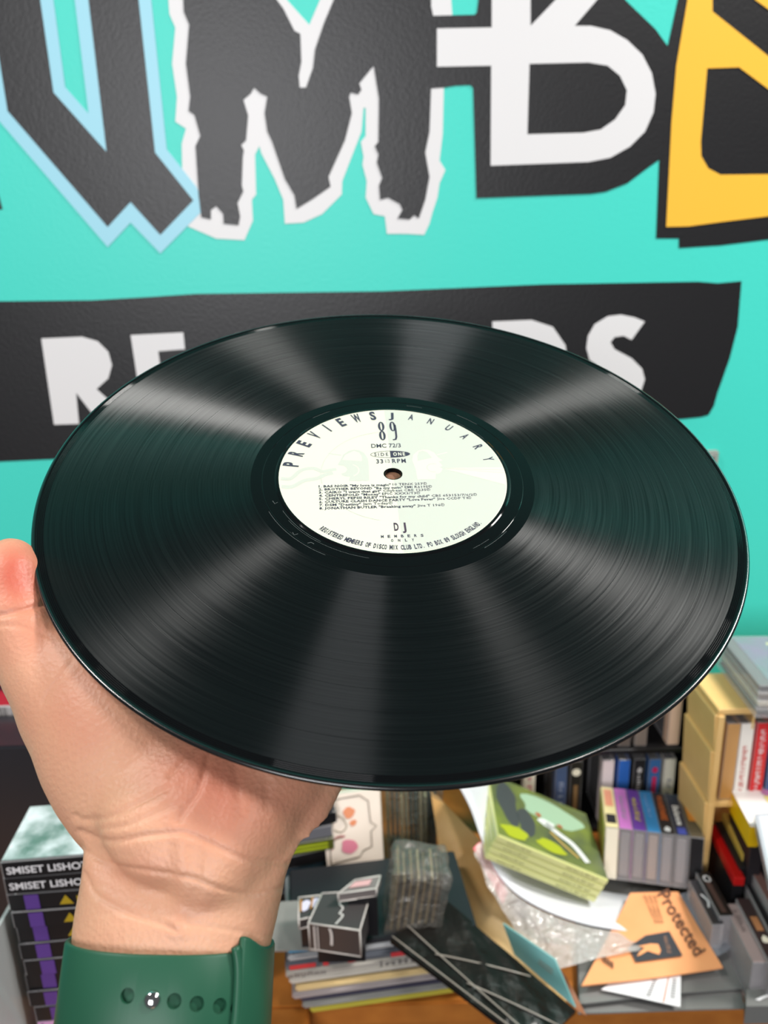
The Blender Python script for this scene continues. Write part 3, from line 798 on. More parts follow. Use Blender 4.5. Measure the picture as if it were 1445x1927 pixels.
def print_on(name, items, corners, m, parent, lift_=.0008, bulge=None):
    fn = on_patch(corners, lift_, bulge); F = Flat()
    for g in items: F.add(g)
    return F.build(name, m, parent, fn=lambda u, v: fn(u, v)-parent.location)
def blob(cx, cy, rx, ry, n=22, wob=.12, seed=0):
    rr = random.Random(seed); ph = [rr.uniform(0, 6.28) for _ in range(3)]
    return fillgeo([[(cx+rx*cos(t)*(1+wob*sin(3*t+ph[0])+wob*.6*sin(5*t+ph[1])), cy+ry*sin(t)*(1+wob*sin(2*t+ph[2]))) for t in [2*pi*i/n for i in range(n)]]])
def stroke(pts, w): return fillgeo([thick(smooth_line(pts, 5), w)])

# ------------------------------------------------------------------ tall cassette stack beside the wrist
m_purp = colm(92, 60, 140); m_gold = colm(176, 148, 32); m_pinkp = colm(222, 168, 216)
m_art = mat('stack_cover_art', rgb(96, 128, 118), .3, noise=(38, rgb(226, 232, 236), 1.0))
SY, SX = .53, -.2715
for i in range(19):
    zt = 1.5-.457-.01735*i
    jx, jy, ja = random.uniform(-.002, .002), random.uniform(-.0015, .0015), radians(4)+random.uniform(-.012, .012)
    loc = (SX+jx, SY+CW/2+jy, zt-CTK/2)
    if i < 2:
        pr = [([text2('SMISET LISHOT', -.050, -.0034, .0068, .066, .02)], m_wht), ([stroke([(.020, -.003), (.034, 0), (.052, .005)], .0012), stroke([(.020, -.0045), (.036, -.003), (.052, -.001)], .0008)], colm(110, 104, 118))]
        c = cassette(loc, yawm(ja), m_blk, 'second cassette of the tall stack, black spine with white block lettering' if i else 'topmost cassette of the tall stack, pale painted cover and white block lettering', 'tall cassette stack by the wrist', pr, m_tapedk)
        if i == 0:
            box('cover', CL-.003, CW-.003, .0004, (0, 0, CTK/2+.0006), m_art, c)
    elif i < 10:
        pr = [([rect(-.040, -.028, -.0075, .0075)], m_purp), ([tri((-.012, -.0045), (.0, -.0045), (-.006, .005)), text2('NAJEN', .003, -.004, .0075, .026, .02)], m_gold)]
        cassette(loc, yawm(ja), m_blk, ORD[i]+' cassette of the tall stack, black spine with purple band and yellow triangle', 'purple banded cassettes in the tall stack', pr, m_tapedk)
    else:
        pr = [([rect(-.050, -.048, -.006, .006), stroke([(-.040, .003), (-.034, -.002), (-.020, -.001)], .0012), blob(-.034, -.001, .004, .003, seed=i)], colm(96, 60, 96))]
        cassette(loc, yawm(ja), m_pinkp, ORD[i]+' cassette of the tall stack, pink spine', 'pink cassettes in the tall stack', pr)
# flat box with a red top and white rim next to the stack
cs = [atZ(-60, 1800, .86), atZ(2, 1850, .86), atZ(60, 1945, .86), atZ(-60, 1990, .86)]
t = sheet_root('flat_box', cs, 'white rimmed flat box with a red lid standing by the tall cassette stack', 'box')
patch('body', cs, 1, 1, .15, colm(196, 194, 190), t)
cs2 = [c.lerp(sum(cs, Vector())/4, .38)+Vector((0, 0, .0012)) for c in cs]
patch('lid', cs2, 1, 1, .001, colm(190, 20, 16), t)
cs = [Vector((-.345, .445, .75)), Vector((-.338, .60, .75)), Vector((-.338, .60, .95)), Vector((-.345, .445, .95))]
cs = [Vector((-.3305, .49, CT)), Vector((-.3305, .61, CT)), Vector((-.3305, .61, .985)), Vector((-.3305, .49, .985))]
o = patch('plastic_sleeve', cs, 1, 1, .003, mat('frosted_plastic', rgb(190, 196, 196), .35, alpha=.8)); o['label'] = 'frosted clear plastic sleeve standing against the tall cassette stack'; o['category'] = 'sleeve'

# red sleeve and black boxed set behind the stack
t = tag(empty('record_box', (-.33, .69, CT)), 'black glossy record box standing behind the tall cassette stack', 'record box')
box('body', .32, .06, .333, (0, .03, .1665), mat('black_gloss_card', rgb(40, 41, 46), .3), t, .002, 2)
t = tag(empty('record_sleeve', (-.345, .752, CT)), 'red record sleeve with a white barcode strip behind the black record box', 'record sleeve')
box('body', .31, .004, .44, (0, .004, .22), colm(206, 50, 66), t, .001)
F = Flat(); q0 = atY(-40, 1330, .752); q1 = atY(60, 1354, .752)
F.add(rect(q0.x+.345, q1.x+.345, q1.z-CT, q0.z-CT)); F.build('barcode_strip', colm(214, 208, 206), t, fn=lambda x, y: (x, .0012, y))
F = Flat()
for k in range(26):
    x = q0.x+.345+.0035+k*.0022; F.add(rect(x, x+random.choice((.0006, .001, .0014)), q1.z-CT+.002, q0.z-CT-.002))
F.build('barcode', colm(80, 78, 76), t, fn=lambda x, y: (x, .0008, y))
q = atY(12, 1300, .752); F = Flat(); F.add(stroke([(q.x+.345-.02, q.z-CT-.008), (q.x+.345-.006, q.z-CT+.004), (q.x+.345+.004, q.z-CT-.006), (q.x+.345+.012, q.z-CT+.008)], .006))
F.build('logo_print', colm(60, 30, 44), t, fn=lambda x, y: (x, .0010, y))

# ------------------------------------------------------------------ black rack with cassettes at the back
RY0 = .935
zb = CT+.004
xl = atY(930, 1440, RY0).x; xr = atY(1299, 1440, RY0).x
m_rack = mat('black_rack_plastic', rgb(20, 19, 20), .35)
t = tag(empty('cassette_rack', ((xl+xr)/2, RY0+.04, CT)), 'black two tier cassette rack against the teal wall', 'rack')
W_ = xr-xl
for nm, z_ in (('bottom_shelf', .004), ('middle_shelf', .134), ('top_shelf', .262)):
    box(nm, W_, .085, .008, (0, 0, z_), m_rack, t, .0008)
for sx in (-1, 1): box('side_panel', .008, .085, .266, (sx*(W_/2-.004), 0, .133), m_rack, t, .0008)
box('back_panel', W_-.016, .003, .25, (0, .040, .133), m_rack, t)
VS = Matrix(((0, 0, 1), (0, 1, 0), (-1, 0, 0)))        # spine upright, facing the room
def rack_tape(px, py, zbase, card, label, prints=(), Y=RY0, lean=0.):
    x = atY(px, py, Y).x
    return cassette((x, Y+CW/2+.004, zbase+CL/2), Matrix.Rotation(lean, 3, 'Y') @ VS, card, label, 'cassettes in the racks', prints, m_tapedk)
zl = CT+.0083; zu = CT+.1383
low = [(998, m_ivory, 'pale pink', [([text2('~4', -.03, -.003, .006, .05, .02)], colm(210, 120, 130))]), (1058, colm(70, 86, 120), 'slate blue', [([text2('~5', -.02, -.003, .006, .05, .01)], colm(150, 160, 180))]),
       (1086, colm(34, 32, 30), 'black spined with a cream dot', [([blob(-.036, 0, .006, .006, wob=0)], m_ivory), ([rect(-.015, .03, -.003, .003)], colm(120, 92, 60))]),
       (1146, colm(226, 212, 214), 'whitish pink', []), (1176, colm(48, 104, 190), 'bright blue', []),
       (1205, colm(36, 34, 36), 'black spined with white lettering', [([blob(-.036, 0, .0045, .0035), text2('~6', -.028, -.003, .006, .05, .02)], colm(196, 192, 190))]),
       (1234, colm(58, 104, 160), 'blue spined with a red dot', [([blob(-.036, 0, .005, .004, wob=0), rect(-.025, .02, -.003, .003)], colm(196, 40, 90))]),
       (1262, colm(206, 200, 186), 'cream', [([text2('~3', -.02, -.003, .006, .03, .01)], colm(110, 108, 120))])]
for px, cm, nm, pr in low:
    rack_tape(px, 1450, zl, cm, nm+' cassette on the lower tier of the black rack', pr)
up_ = [(1010, colm(60, 58, 64), 'charcoal'), (1062, colm(150, 60, 50), 'brick red'), (1128, colm(196, 188, 166), 'beige'), (1176, colm(92, 82, 76), 'brown grey'), (1207, colm(120, 108, 100), 'taupe'), (1268, colm(206, 172, 148), 'tan pink')]
for px, cm, nm in up_:
    rack_tape(px, 1400, zu, cm, nm+' cassette on the upper tier of the black rack')

# ------------------------------------------------------------------ tan rack on the right
m_tan = mat('tan_rack_wood', rgb(226, 188, 122), .45, noise=(14, rgb(206, 164, 100), .5))
TZ = 1.5-.512
pf = atZ(1352, 1335, TZ); TY = pf.y; TX = pf.x
t = tag(empty('cassette_rack', (TX+.13, TY+.0425, CT)), 'tan wooden cassette rack on the counter beside the black rack', 'rack')
TH = TZ-CT; TW = .30; TD = .085
box('top_board', TW, TD, .008, (TW/2-.13, 0, TH-.004), m_tan, t, .001)
pk = [0, .072, .146, .220, TH-.008]
for a, b in zip(pk, pk[1:]):
    bm = boxbm(.007, TD, b-a, (-.13+.0035, 0, (a+b)/2), .0008)
    for v_ in bm.verts:
        if v_.co.z > (a+b)/2 and v_.co.x < -.1265: v_.co.x -= .0035
    bmo('side_board', bm, m_tan, t)
    box('front_strip', .008, .004, b-a, (-.13+.004, -TD/2-.001, (a+b)/2), m_tan, t, .0008)
box('side_board', .008, TD, TH-.008, (TW-.13-.004, 0, (TH-.008)/2), m_tan, t)
SH = TH-.131
for z_ in (.004, SH-.004): box('shelf', TW-.014, TD, .008, (TW/2-.13, 0, z_), m_tan, t, .001)
box('back_board', TW-.014, .004, TH-.01, (TW/2-.13, TD/2-.002, TH/2-.004), m_tan, t)
box('divider', .0025, .030, .022, (-.13+.045, -TD/2+.018, TH-.019), m_tan, t)
for px, cm, nm, pr in ((1378, colm(190, 140, 80), 'plain brown', []), (1404, colm(232, 226, 218), 'white', [([text2('~13', -.022, -.003, .006, .064, .02)], colm(196, 60, 50))]), (1434, colm(204, 34, 40), 'red', [([text2('~8', -.044, -.003, .006, .034, .02), text2('~10', -.006, -.003, .006, .05, .02)], m_wht)]),
                       (1466, colm(60, 96, 150), 'denim blue', [])):
    rack_tape(px, 1420, CT+SH+.0003, cm, nm+' spined cassette in the tan wooden rack', pr, TY)

# four jewel cases lying on the tan rack
jl = atZ(1420, 1352, TZ); jb = atZ(1346, 1252, TZ)
jd = (jb-jl); jd.z = 0; ja = atan2(jd.y, jd.x)-pi/2
m_disc_tray = [colm(52, 60, 60), colm(120, 112, 100), colm(206, 198, 180), colm(70, 74, 72)]
m_cdart = mat('case_cover_art', rgb(52, 100, 102), .3, noise=(24, rgb(96, 76, 124), .9))
for k in range(4):
    Rm = yawm(ja); c = jl+Rm@Vector((.071, .0625, 0)); c.z = TZ+.0006+.0106*(3-k)+.0053
    d = tag(empty('jewel_case', c, Rm), ['topmost jewel case on the tan rack, pale green cover', 'second jewel case under the green covered one on the tan rack', 'cream edged jewel case in the pile on the tan rack', 'bottom jewel case of the pile on the tan rack'][k], 'disc case', 'jewel cases on the tan rack')
    box('case', .142, .125, .0102, (0, 0, 0), m_shell, d, .0006)
    box('tray', .136, .119, .0066, (.001, .001, 0), m_disc_tray[k], d, .001)
    box('booklet', .122, .119, .0006, (.006, .001, .0042), m_cdart if k == 0 else m_ivory, d)
    if k == 0:
        F = Flat()
        for r_ in range(7): F.add(rect(-.02+.004*(r_ % 2), .03, -.045+r_*.014, -.040+r_*.014)); F.add(rect(.036, .060, -.045+r_*.014, -.040+r_*.014))
        F.build('cover_print', colm(206, 214, 130), d, .0047)
# ------------------------------------------------------------------ cases in front of and beside the tan rack
def spine_up(label, pb, pfpx, z, wid, hgt, m, group=None, prints=None, name='cassette', sh=False, cat='cassette'):
    """standing thin case: spine on top, running from pixel pb (back) to pf (front) at height z"""
    a = atZ(*pb, z); b = atZ(*pfpx, z); d = (b-a); L_ = d.length; d.normalize()
    sd = Vector((0, 0, 1)).cross(d).normalized()
    rot = Matrix((d, sd, Vector((0, 0, 1)))).transposed()
    t = tag(empty(name, (a+b)/2-Vector((0, 0, hgt)), rot), label, cat, group)
    box('case', L_, wid, hgt, (0, 0, hgt/2), m_shell if sh else m, t, .0008)
    if sh:
        box('tape', L_-.008, wid-.004, hgt-.008, (0, 0, hgt/2-.001), m_tape, t, .001)
        box('inlay_card', L_-.002, wid-.0012, .0008, (0, 0, hgt-.0002), m, t)
    if prints:
        for items, pm in prints:
            for g in items:
                F = Flat(); F.add(g); F.build('spine_print', pm, t, hgt+.0008)
    return t
spine_up('black case with a red top edge standing by the tan rack', (1342, 1551), (1391, 1650), .80, .012, .085, m_blk, name='plastic_case', cat='case')
L_ = (atZ(1391, 1650, .80)-atZ(1342, 1551, .80)).length; box('red_edge', L_+.002, .0125, .012, (.001, 0, .0792), colm(176, 14, 14), bpy.data.objects['plastic_case'], .001)
spine_up('black plastic case between the red edged and gold edged cases', (1356, 1545), (1404, 1632), .805, .015, .09, m_blk, name='plastic_case', cat='case')
spine_up('gold edged case standing next to the black one', (1366, 1529), (1406, 1608), .815, .010, .10, colm(190, 160, 72), name='plastic_case', cat='case')
cs = [atZ(1372, 1480, .868), atZ(1520, 1474, .868), atZ(1545, 1560, .868), atZ(1412, 1556, .868)]
t = sheet_root('tape_box', cs, 'yellow sided white topped video box lying by the tan rack', 'box')
patch('body', cs, 1, 1, .028, colm(226, 186, 10), t)
patch('cover', [c+Vector((0, 0, .001)) for c in cs], 1, 1, .001, colm(240, 236, 232), t)
print_on('cover_print', [blob(.5, .35, .14, .12, seed=3), blob(.62, .6, .1, .2, seed=9)], cs, colm(226, 218, 130), t, .0018)
print_on('cover_print', [blob(.42, .22, .06, .08, seed=5)], cs, colm(196, 130, 176), t, .002)
cs = [atZ(1420, 1532, .882), atZ(1560, 1520, .882), atZ(1600, 1660, .882), atZ(1448, 1660, .882)]
t = sheet_root('jewel_case', cs, 'clear silvery jewel case lying on the yellow sided box', 'disc case')
patch('case', cs, 1, 1, .011, mat('silver_case', rgb(178, 182, 190), .15), t)
patch('booklet', [c.lerp(sum(cs, Vector())/4, .08)+Vector((0, 0, .0006)) for c in cs], 1, 1, .0006, colm(206, 208, 214), t)
# support under the yellow box: two dark cases
for k, (a, b) in enumerate((((1388, 1512), (1425, 1590)), ((1416, 1512), (1460, 1600)), ((1450, 1512), (1500, 1600)))):
    spine_up(['first', 'second', 'third'][k]+' dark video case from the gold edged case, under the yellow sided box', a, b, .843, .015, .132, colm(30, 28, 32), 'dark cases under the yellow box', name='plastic_case', cat='case')
lr = [((1322, 1640), (1368, 1724), .775, .017, m_blk, 'black spined cassette with a round white logo by the plastic sleeve', [([blob(-.022, 0, .0055, .0045, wob=0)], m_wht), ([blob(-.022, 0, .0036, .003, wob=0)], m_blk), ([rect(-.018, .03, -.004, .002)], colm(84, 62, 58))]),
      ((1306, 1655), (1352, 1740), .768, .014, colm(50, 48, 52), 'charcoal spined cassette with a small white mark by the plastic sleeve', [([stroke([(-.01, -.002), (0, .002), (.01, -.001)], .002)], m_wht)]),
      ((1374, 1700), (1432, 1812), .772, .017, colm(160, 140, 138), 'pale rose spined cassette at the end of the counter row', [([text2('~4', -.03, -.003, .006, .03, .01)], colm(120, 104, 104))]),
      ((1398, 1690), (1468, 1822), .778, .017, colm(58, 44, 44), 'dark brown spined cassette next to the pale rose one', [([rect(-.02, .0, -.004, .004)], colm(176, 120, 80)), ([blob(.012, 0, .005, .004)], m_ivory)]),
      ((1412, 1660), (1480, 1790), .785, .015, m_blk, 'glossy black cassette in the row of the brown one', []),
      ((1420, 1628), (1496, 1762), .80, .017, colm(112, 82, 76), 'reddish brown cassette at the far end of the counter row', [])]
for pb, pf_, z, w_, m_, lb_, pr in lr:
    spine_up(lb_, pb, pf_, z, w_, z-CT-.001 if z < .78 else .072, m_, 'cassettes at the end of the counter', pr, sh=True)
cs = [atZ(1404, 1862, .735), atZ(1500, 1850, .735), atZ(1510, 1892, .735), atZ(1404, 1894, .735)]
t = sheet_root('plastic_package', cs, 'grey film wrapped package with white print at the counter edge', 'package')
patch('body', cs, 1, 1, .025, colm(112, 112, 110), t)
print_on('package_print', [stroke([(.2, .7), (.4, .5), (.6, .62), (.9, .45)], .1)], cs, m_wht, t, .001)

# ------------------------------------------------------------------ seven cassettes standing spine up
zt = 1.5-.685
P0, P1 = atZ(1139, 1556, zt), atZ(1326, 1578, zt)
B0 = atZ(1097, 1472, zt)
dx = (P1-P0); dx.normalize(); dyv = Vector((0, 0, 1)).cross(dx)
STEP = (P1-P0).length/7
spc = [(colm(230, 214, 160), 'cream and salmon', [([rect(-.045, .0, -.005, .005)], colm(226, 150, 120)), ([rect(.022, .044, -.006, .006)], colm(44, 42, 46))]),
       (colm(196, 116, 190), 'pink violet', [([text2('~9', -.03, -.003, .006, .06, .01)], colm(150, 150, 160))]),
       (colm(104, 60, 150), 'purple', [([text2('~9', -.028, -.003, .006, .06, .02)], colm(226, 206, 60))]),
       (colm(58, 132, 190), 'sky blue', [([text2('~7', -.042, -.003, .006, .06, .01)], colm(130, 160, 210))]),
       (colm(44, 38, 38), 'black spined with orange lettering', [([text2('WARFARE', -.044, -.004, .0075, .066, .02)], colm(206, 104, 44)), ([blob(.044, 0, .006, .004)], m_wht)]),
       (colm(48, 50, 66), 'black spined with white lettering', [([text2('Balance', -.02, -.003, .0075, .05, .03)], m_wht), ([rect(.036, .052, -.005, .005)], colm(70, 84, 176))]),
       (colm(92, 82, 66), 'grey brown spined with an orange strip', [([rect(-.046, .016, -.004, .004)], colm(210, 134, 46))])]
TILT = radians(10)
for k, (cm, nm, pr) in enumerate(spc):
    back = dyv*cos(TILT)-Vector((0, 0, sin(TILT))); dn = -(dyv*sin(TILT)+Vector((0, 0, cos(TILT))))
    xd = -back; yd = dn; zd = xd.cross(yd)
    rot = Matrix((xd, yd, zd)).transposed()
    c = P0+dx*(STEP*(k+.5))+back*(CL/2)+dn*(CW/2)
    t = cassette(c, rot, cm, nm+' cassette in the row standing spine up', 'cassettes standing spine up', pr, [m_ivory, m_tape, m_tape, colm(150, 132, 120), m_tape, m_tape, m_tapedk][k])
    if k in (0, 6): box('end_cap', .0006, CW-.002, CTK-.002, (CL/2+.0004, 0, 0), [m_ivory, 0, 0, 0, 0, 0, m_blk][k], t)
    if k == 0: box('cover', CL-.003, CW-.003, .0005, (0, 0, CTK/2+.0006 if zd.x < 0 else -CTK/2-.0006), colm(176, 176, 80), t)
# ------------------------------------------------------------------ four slim card cases with a green cover
A0, A1 = atY(937, 1571, .772), atY(1146, 1657, .765)
dx4 = (A1-A0); L4 = dx4.length; dx4.normalize()
uy4 = (Vector((-.02, 1, 0))-dx4*dx4.dot(Vector((-.02, 1, 0)))).normalized(); uz4 = dx4.cross(uy4)
R4 = Matrix((dx4, uy4, uz4)).transposed()
m_green = mat('green_cover_art', rgb(126, 140, 60), .35, noise=(16, rgb(74, 84, 70), .9))
m_lime = colm(214, 216, 150)
for k in range(4):
    Rm = R4 @ yawm(random.uniform(-.012, .012)*(k > 0)); c = A0+R4@Vector((L4/2, .0625, -.0094*k-.0047))
    d = tag(empty('card_case', c, Rm), 'top card case of the pile, green cover with a white bird' if k == 0 else ORD[k]+' card case of the pile under the green cover, pale lime spine', 'disc case', 'lime spined card cases')
    box('body', L4, .125, .0088, (0, 0, 0), m_lime, d, .0012, 2)
    for g in (text2('~9', -L4/2+.015, -.0012, .0026, .032, .01), text2('~9', L4/2-.055, -.0018, .0034, .042, .01)):
        F = Flat(); F.add(g); F.build('spine_print', colm(120, 122, 70), d, fn=lambda x, y: (x, -.0628, y))
    if k == 0:
        box('cover', L4-.002, .122, .0004, (0, .001, .0047), m_green, d)
        def pr_(items, m, z): 
            F = Flat()
            for g in items: F.add(g)
            F.build('cover_print', m, d, z)
        pr_([blob(.012, .028, .045, .026, seed=4)], colm(160, 190, 160), .0052)
        pr_([blob(-.052, .012, .014, .045, seed=6), blob(-.03, -.015, .012, .03, seed=8)], colm(70, 76, 76), .0051)
        pr_([blob(-.05, -.045, .018, .012, seed=2), blob(.0, -.043, .02, .010, seed=12)], colm(170, 180, 40), .0054)
        pr_([stroke([(.0, .0), (.018, -.012), (.035, -.022), (.05, -.046)], .009), blob(.002, .0, .012, .008)], colm(222, 226, 222), .0056)
        pr_([stroke([(.004, -.014), (.02, -.03), (.038, -.044)], .004)], colm(190, 160, 90), .0055)
        pr_([blob(.022, .006, .004, .003), blob(-.008, .012, .004, .004)], colm(176, 90, 50), .0058)

# ------------------------------------------------------------------ plastic sleeves, orange sleeve, insert
m_poly = mat('grey_poly_sleeve', rgb(128, 128, 126), .3, alpha=.93, bump=(40, .3, .003))
def zsheet(name, pix, z, th, m, label, cat, group=None, nu=8, nv=8, amp=.0012, seed=0):
    cs = [atZ(x, y, z) if not isinstance(z, (list, tuple)) else atZ(x, y, z[i]) for i, (x, y) in enumerate(pix)]
    t = sheet_root(name, cs, label, cat, group)
    bl = lambda u, v: amp*(sin(5*u+seed)*cos(4*v+seed*2))
    patch('sheet', cs, nu, nv, th, m, t, bl)
    return t, cs, bl
zsheet('poly_sleeve', [(1088, 1906), (1402, 1897), (1330, 1640), (1080, 1650)], .7125, .002, m_poly, 'lowest grey poly sleeve lying on the counter edge', 'sleeve', 'grey poly sleeves', seed=1)
zsheet('poly_sleeve', [(1090, 1888), (1399, 1858), (1325, 1645), (1085, 1655)], [.7215, .719, .726, .722], .002, m_poly, 'grey poly sleeve with a raised edge above the lowest one', 'sleeve', 'grey poly sleeves', seed=2, amp=.002)
t, cs, bl = zsheet('insert_card', [(1131, 1862), (1280, 1894), (1281, 1832), (1180, 1826)], [.7265, .7255, .729, .729], .0008, m_wht, 'white insert card with printed columns poking out under the orange sleeve', 'card', amp=.0003)
print_on('insert_print', [rect(.78, .80, .02, .98)], cs, colm(186, 120, 90), t, .0008, bl)
print_on('insert_print', [rect(.86, .93, .2+.08*k, .23+.08*k) for k in range(8)]+[rect(.55, .62, .1+.08*k, .13+.08*k) for k in range(8)], cs, colm(120, 116, 116), t, .0008, bl)
zsheet('poly_sleeve', [(1262, 1692), (1300, 1825), (1402, 1770), (1316, 1668)], [.738, .731, .737, .740], .0012, mat('clear_poly_sleeve', rgb(140, 144, 152), .22, alpha=.72), 'clear poly sleeve corner sticking out beside the orange sleeve', 'sleeve', 'grey poly sleeves', seed=4)
m_orange = mat('orange_paper', rgb(240, 166, 112), .5, noise=(20, rgb(232, 154, 100), .5))
t, cs, bl = zsheet('orange_sleeve', [(1094, 1856), (1360, 1821), (1276, 1678), (1186, 1680)], [.733, .735, .742, .742], .0022, m_orange, 'orange paper record sleeve lettered Protected in a poly bag', 'record sleeve', amp=.0015, seed=5)
def gmap(o_, ux, uy):
    """pixel layout of the flat print, read as positions on the sleeve plane"""
    return o_
def pix_on(cs, items_px, m, t, name, lift_=.0012, bl=None):
    """print given by picture points of the sleeve, laid on the sleeve's own surface"""
    p00, p10, p11, p01 = cs
    n_ = (p10-p00).cross(p01-p00).normalized()
    F = Flat()
    for g in items_px: F.add(g)
    def fn(x, y):
        r_ = ray(x, y); k = (p00-CAM).dot(n_)/r_.dot(n_); w = CAM+r_*k
        return w+(n_ if n_.z > 0 else -n_)*lift_-t.location
    return F.build(name, m, t, fn=fn)
def ptext(s, p, q, h, bold=.0, side=1):
    """text along picture line p->q with letter height h"""
    vs, fs, tw = textgeo(s, bold); dx_, dy_ = q[0]-p[0], q[1]-p[1]; l = hypot(dx_, dy_); k = l/tw
    return [(p[0]+v[0]*k*dx_/l+side*v[1]/CAP*h*dy_/l, p[1]+v[0]*k*dy_/l-side*v[1]/CAP*h*dx_/l) for v in vs], fs
m_obrown = colm(96, 66, 52)
pix_on(cs, [ptext('Protected', (1236, 1686), (1308, 1803), 24, .012)], m_obrown, t, 'title_print', .0022)
pix_on(cs, [fillgeo([[(1182, 1785), (1214, 1763), (1259, 1755), (1284, 1801), (1196, 1813)]])], colm(58, 58, 64), t, 'picture_print', .0022)
pix_on(cs, [fillgeo([[(1200, 1784), (1224, 1779), (1238, 1780), (1243, 1792), (1240, 1800), (1230, 1797), (1218, 1793), (1206, 1800), (1198, 1803), (1203, 1795), (1212, 1787)]])], m_orange, t, 'picture_print', .0030)
pix_on(cs, [ptext('~9', (1248, 1766), (1256, 1798), 7), ], colm(170, 130, 110), t, 'picture_print', .0030)
pix_on(cs, [rect(1133+k*3.2, 1134.6+k*3.2+(k % 2), 1800+k*2.2, 1812+k*2.2) for k in range(7)], m_obrown, t, 'barcode', .0022)
pix_on(cs, [ptext('~18', (1210+9*k, 1688), (1232+9*k-3*k, 1740), 5) for k in range(3)], m_obrown, t, 'small_print', .0022)

# white inner sleeve, curling up on its left
E = [atY(862, 1478, .835), atY(884, 1520, .82), atY(905, 1578, .798), atY(930, 1636, .774), atY(968, 1680, .757), atY(1030, 1716, .744), atY(1110, 1742, .735), atY(1204, 1756, .73)]
EE = [Vector(q) for q in smooth_line([tuple(p) for p in E], 4)]
BK = [p+Vector((.03, .065, -.012 if i > 14 else .0)) for i, p in enumerate(EE)]
root = tag(empty('inner_sleeve', EE[-1]), 'white paper inner sleeve curling up under the green card cases', 'sleeve')
vs, fs = [], []
for p, q in zip(EE, BK):
    for j in range(5): vs.append(p.lerp(q, j/4)-root.location)
for i in range(len(EE)-1):
    for j in range(4): fs.append((i*5+j, i*5+j+1, (i+1)*5+j+1, (i+1)*5+j))
o = pyd('sheet', vs, fs, mat('white_paper', rgb(210, 213, 217), .5), root, True)
md = o.modifiers.new('s', 'SOLIDIFY'); md.thickness = .0012
# crumpled clear bag hanging from the white sleeve
def film(name, col, lo, hi, scale, bump=.9):
    m = bpy.data.materials.new(name); m.use_nodes = True
    nt = m.node_tree; b = nt.nodes['Principled BSDF']; L = nt.links.new; N = nt.nodes.new
    b.inputs['Base Color'].default_value = col; b.inputs['Roughness'].default_value = .13; b.inputs['Specular IOR Level'].default_value = 1.0
    tc = N('ShaderNodeTexCoord'); n = N('ShaderNodeTexNoise'); n.inputs['Scale'].default_value = scale; n.inputs['Detail'].default_value = 3
    n.inputs['Distortion'].default_value = 1.2; L(tc.outputs['Object'], n.inputs['Vector'])
    mr = N('ShaderNodeMapRange'); mr.inputs[1].default_value = .42; mr.inputs[2].default_value = .72; mr.inputs[3].default_value = lo; mr.inputs[4].default_value = hi
    L(n.outputs['Fac'], mr.inputs[0])
    bp = N('ShaderNodeBump'); bp.inputs['Strength'].default_value = bump; bp.inputs['Distance'].default_value = .01
    L(n.outputs['Fac'], bp.inputs['Height']); L(bp.outputs['Normal'], b.inputs['Normal'])
    tr = N('ShaderNodeBsdfTransparent'); mx = N('ShaderNodeMixShader')
    L(mr.outputs[0], mx.inputs[0]); L(tr.outputs[0], mx.inputs[1]); L(b.outputs[0], mx.inputs[2]); L(mx.outputs[0], nt.nodes['Material Output'].inputs['Surface'])
    return m
m_film = film('crumpled_clear_film', rgb(214, 208, 204), .58, .58, 45)
def film_strip(name, top, bot, nj, amp, m, label, seed, group=None):
    root = tag(empty(name, top[0]), label, 'plastic bag', group)
    rr = random.Random(seed); vs, fs = [], []
    n_ = len(top)
    for i in range(n_):
        for j in range(nj+1):
            p = top[i].lerp(bot[i], j/nj)
            k = min(1, j/2)
            p = p+Vector((rr.uniform(-1, 1), rr.uniform(-1, 1), rr.uniform(-1, 1)))*amp*k
            vs.append(p-root.location)
    for i in range(n_-1):
        for j in range(nj): fs.append((i*(nj+1)+j, i*(nj+1)+j+1, (i+1)*(nj+1)+j+1, (i+1)*(nj+1)+j))
    o = pyd('film', vs, fs, m, root, True)
    md = o.modifiers.new('s', 'SUBSURF'); md.levels = 1; md.render_levels = 1
    return root
top = [p+Vector((0, -.002, -.001)) for p in EE[8:]]
tp = [proj(p) for p in top]
bot = []
for i, (x, y, d) in enumerate(tp):
    f_ = i/(len(tp)-1); hang = 26+70*math.exp(-((f_-.62)/.22)**2)
    w_ = atd(x-14*(1-f_), y+hang, d-.012); 
    if w_.z < .741: w_ = atZ(x-14*(1-f_), y+hang, .741)
    bot.append(w_)
film_strip('plastic_bag', top, bot, 5, .0022, m_film, 'crumpled clear plastic bag under the white inner sleeve', 3)
cs = [top[0], top[5], bot[5], bot[0]]
root = sheet_root('pink_slip', cs, 'pink paper slip inside the crumpled bag by the white sleeve', 'slip')
patch('sheet', [top[0]+Vector((0, .004, -.004)), top[7]+Vector((0, .004, -.006)), bot[7]+Vector((0, .006, .004)), bot[0]+Vector((0, .006, .004))], 3, 3, .0006, colm(230, 120, 130), root)

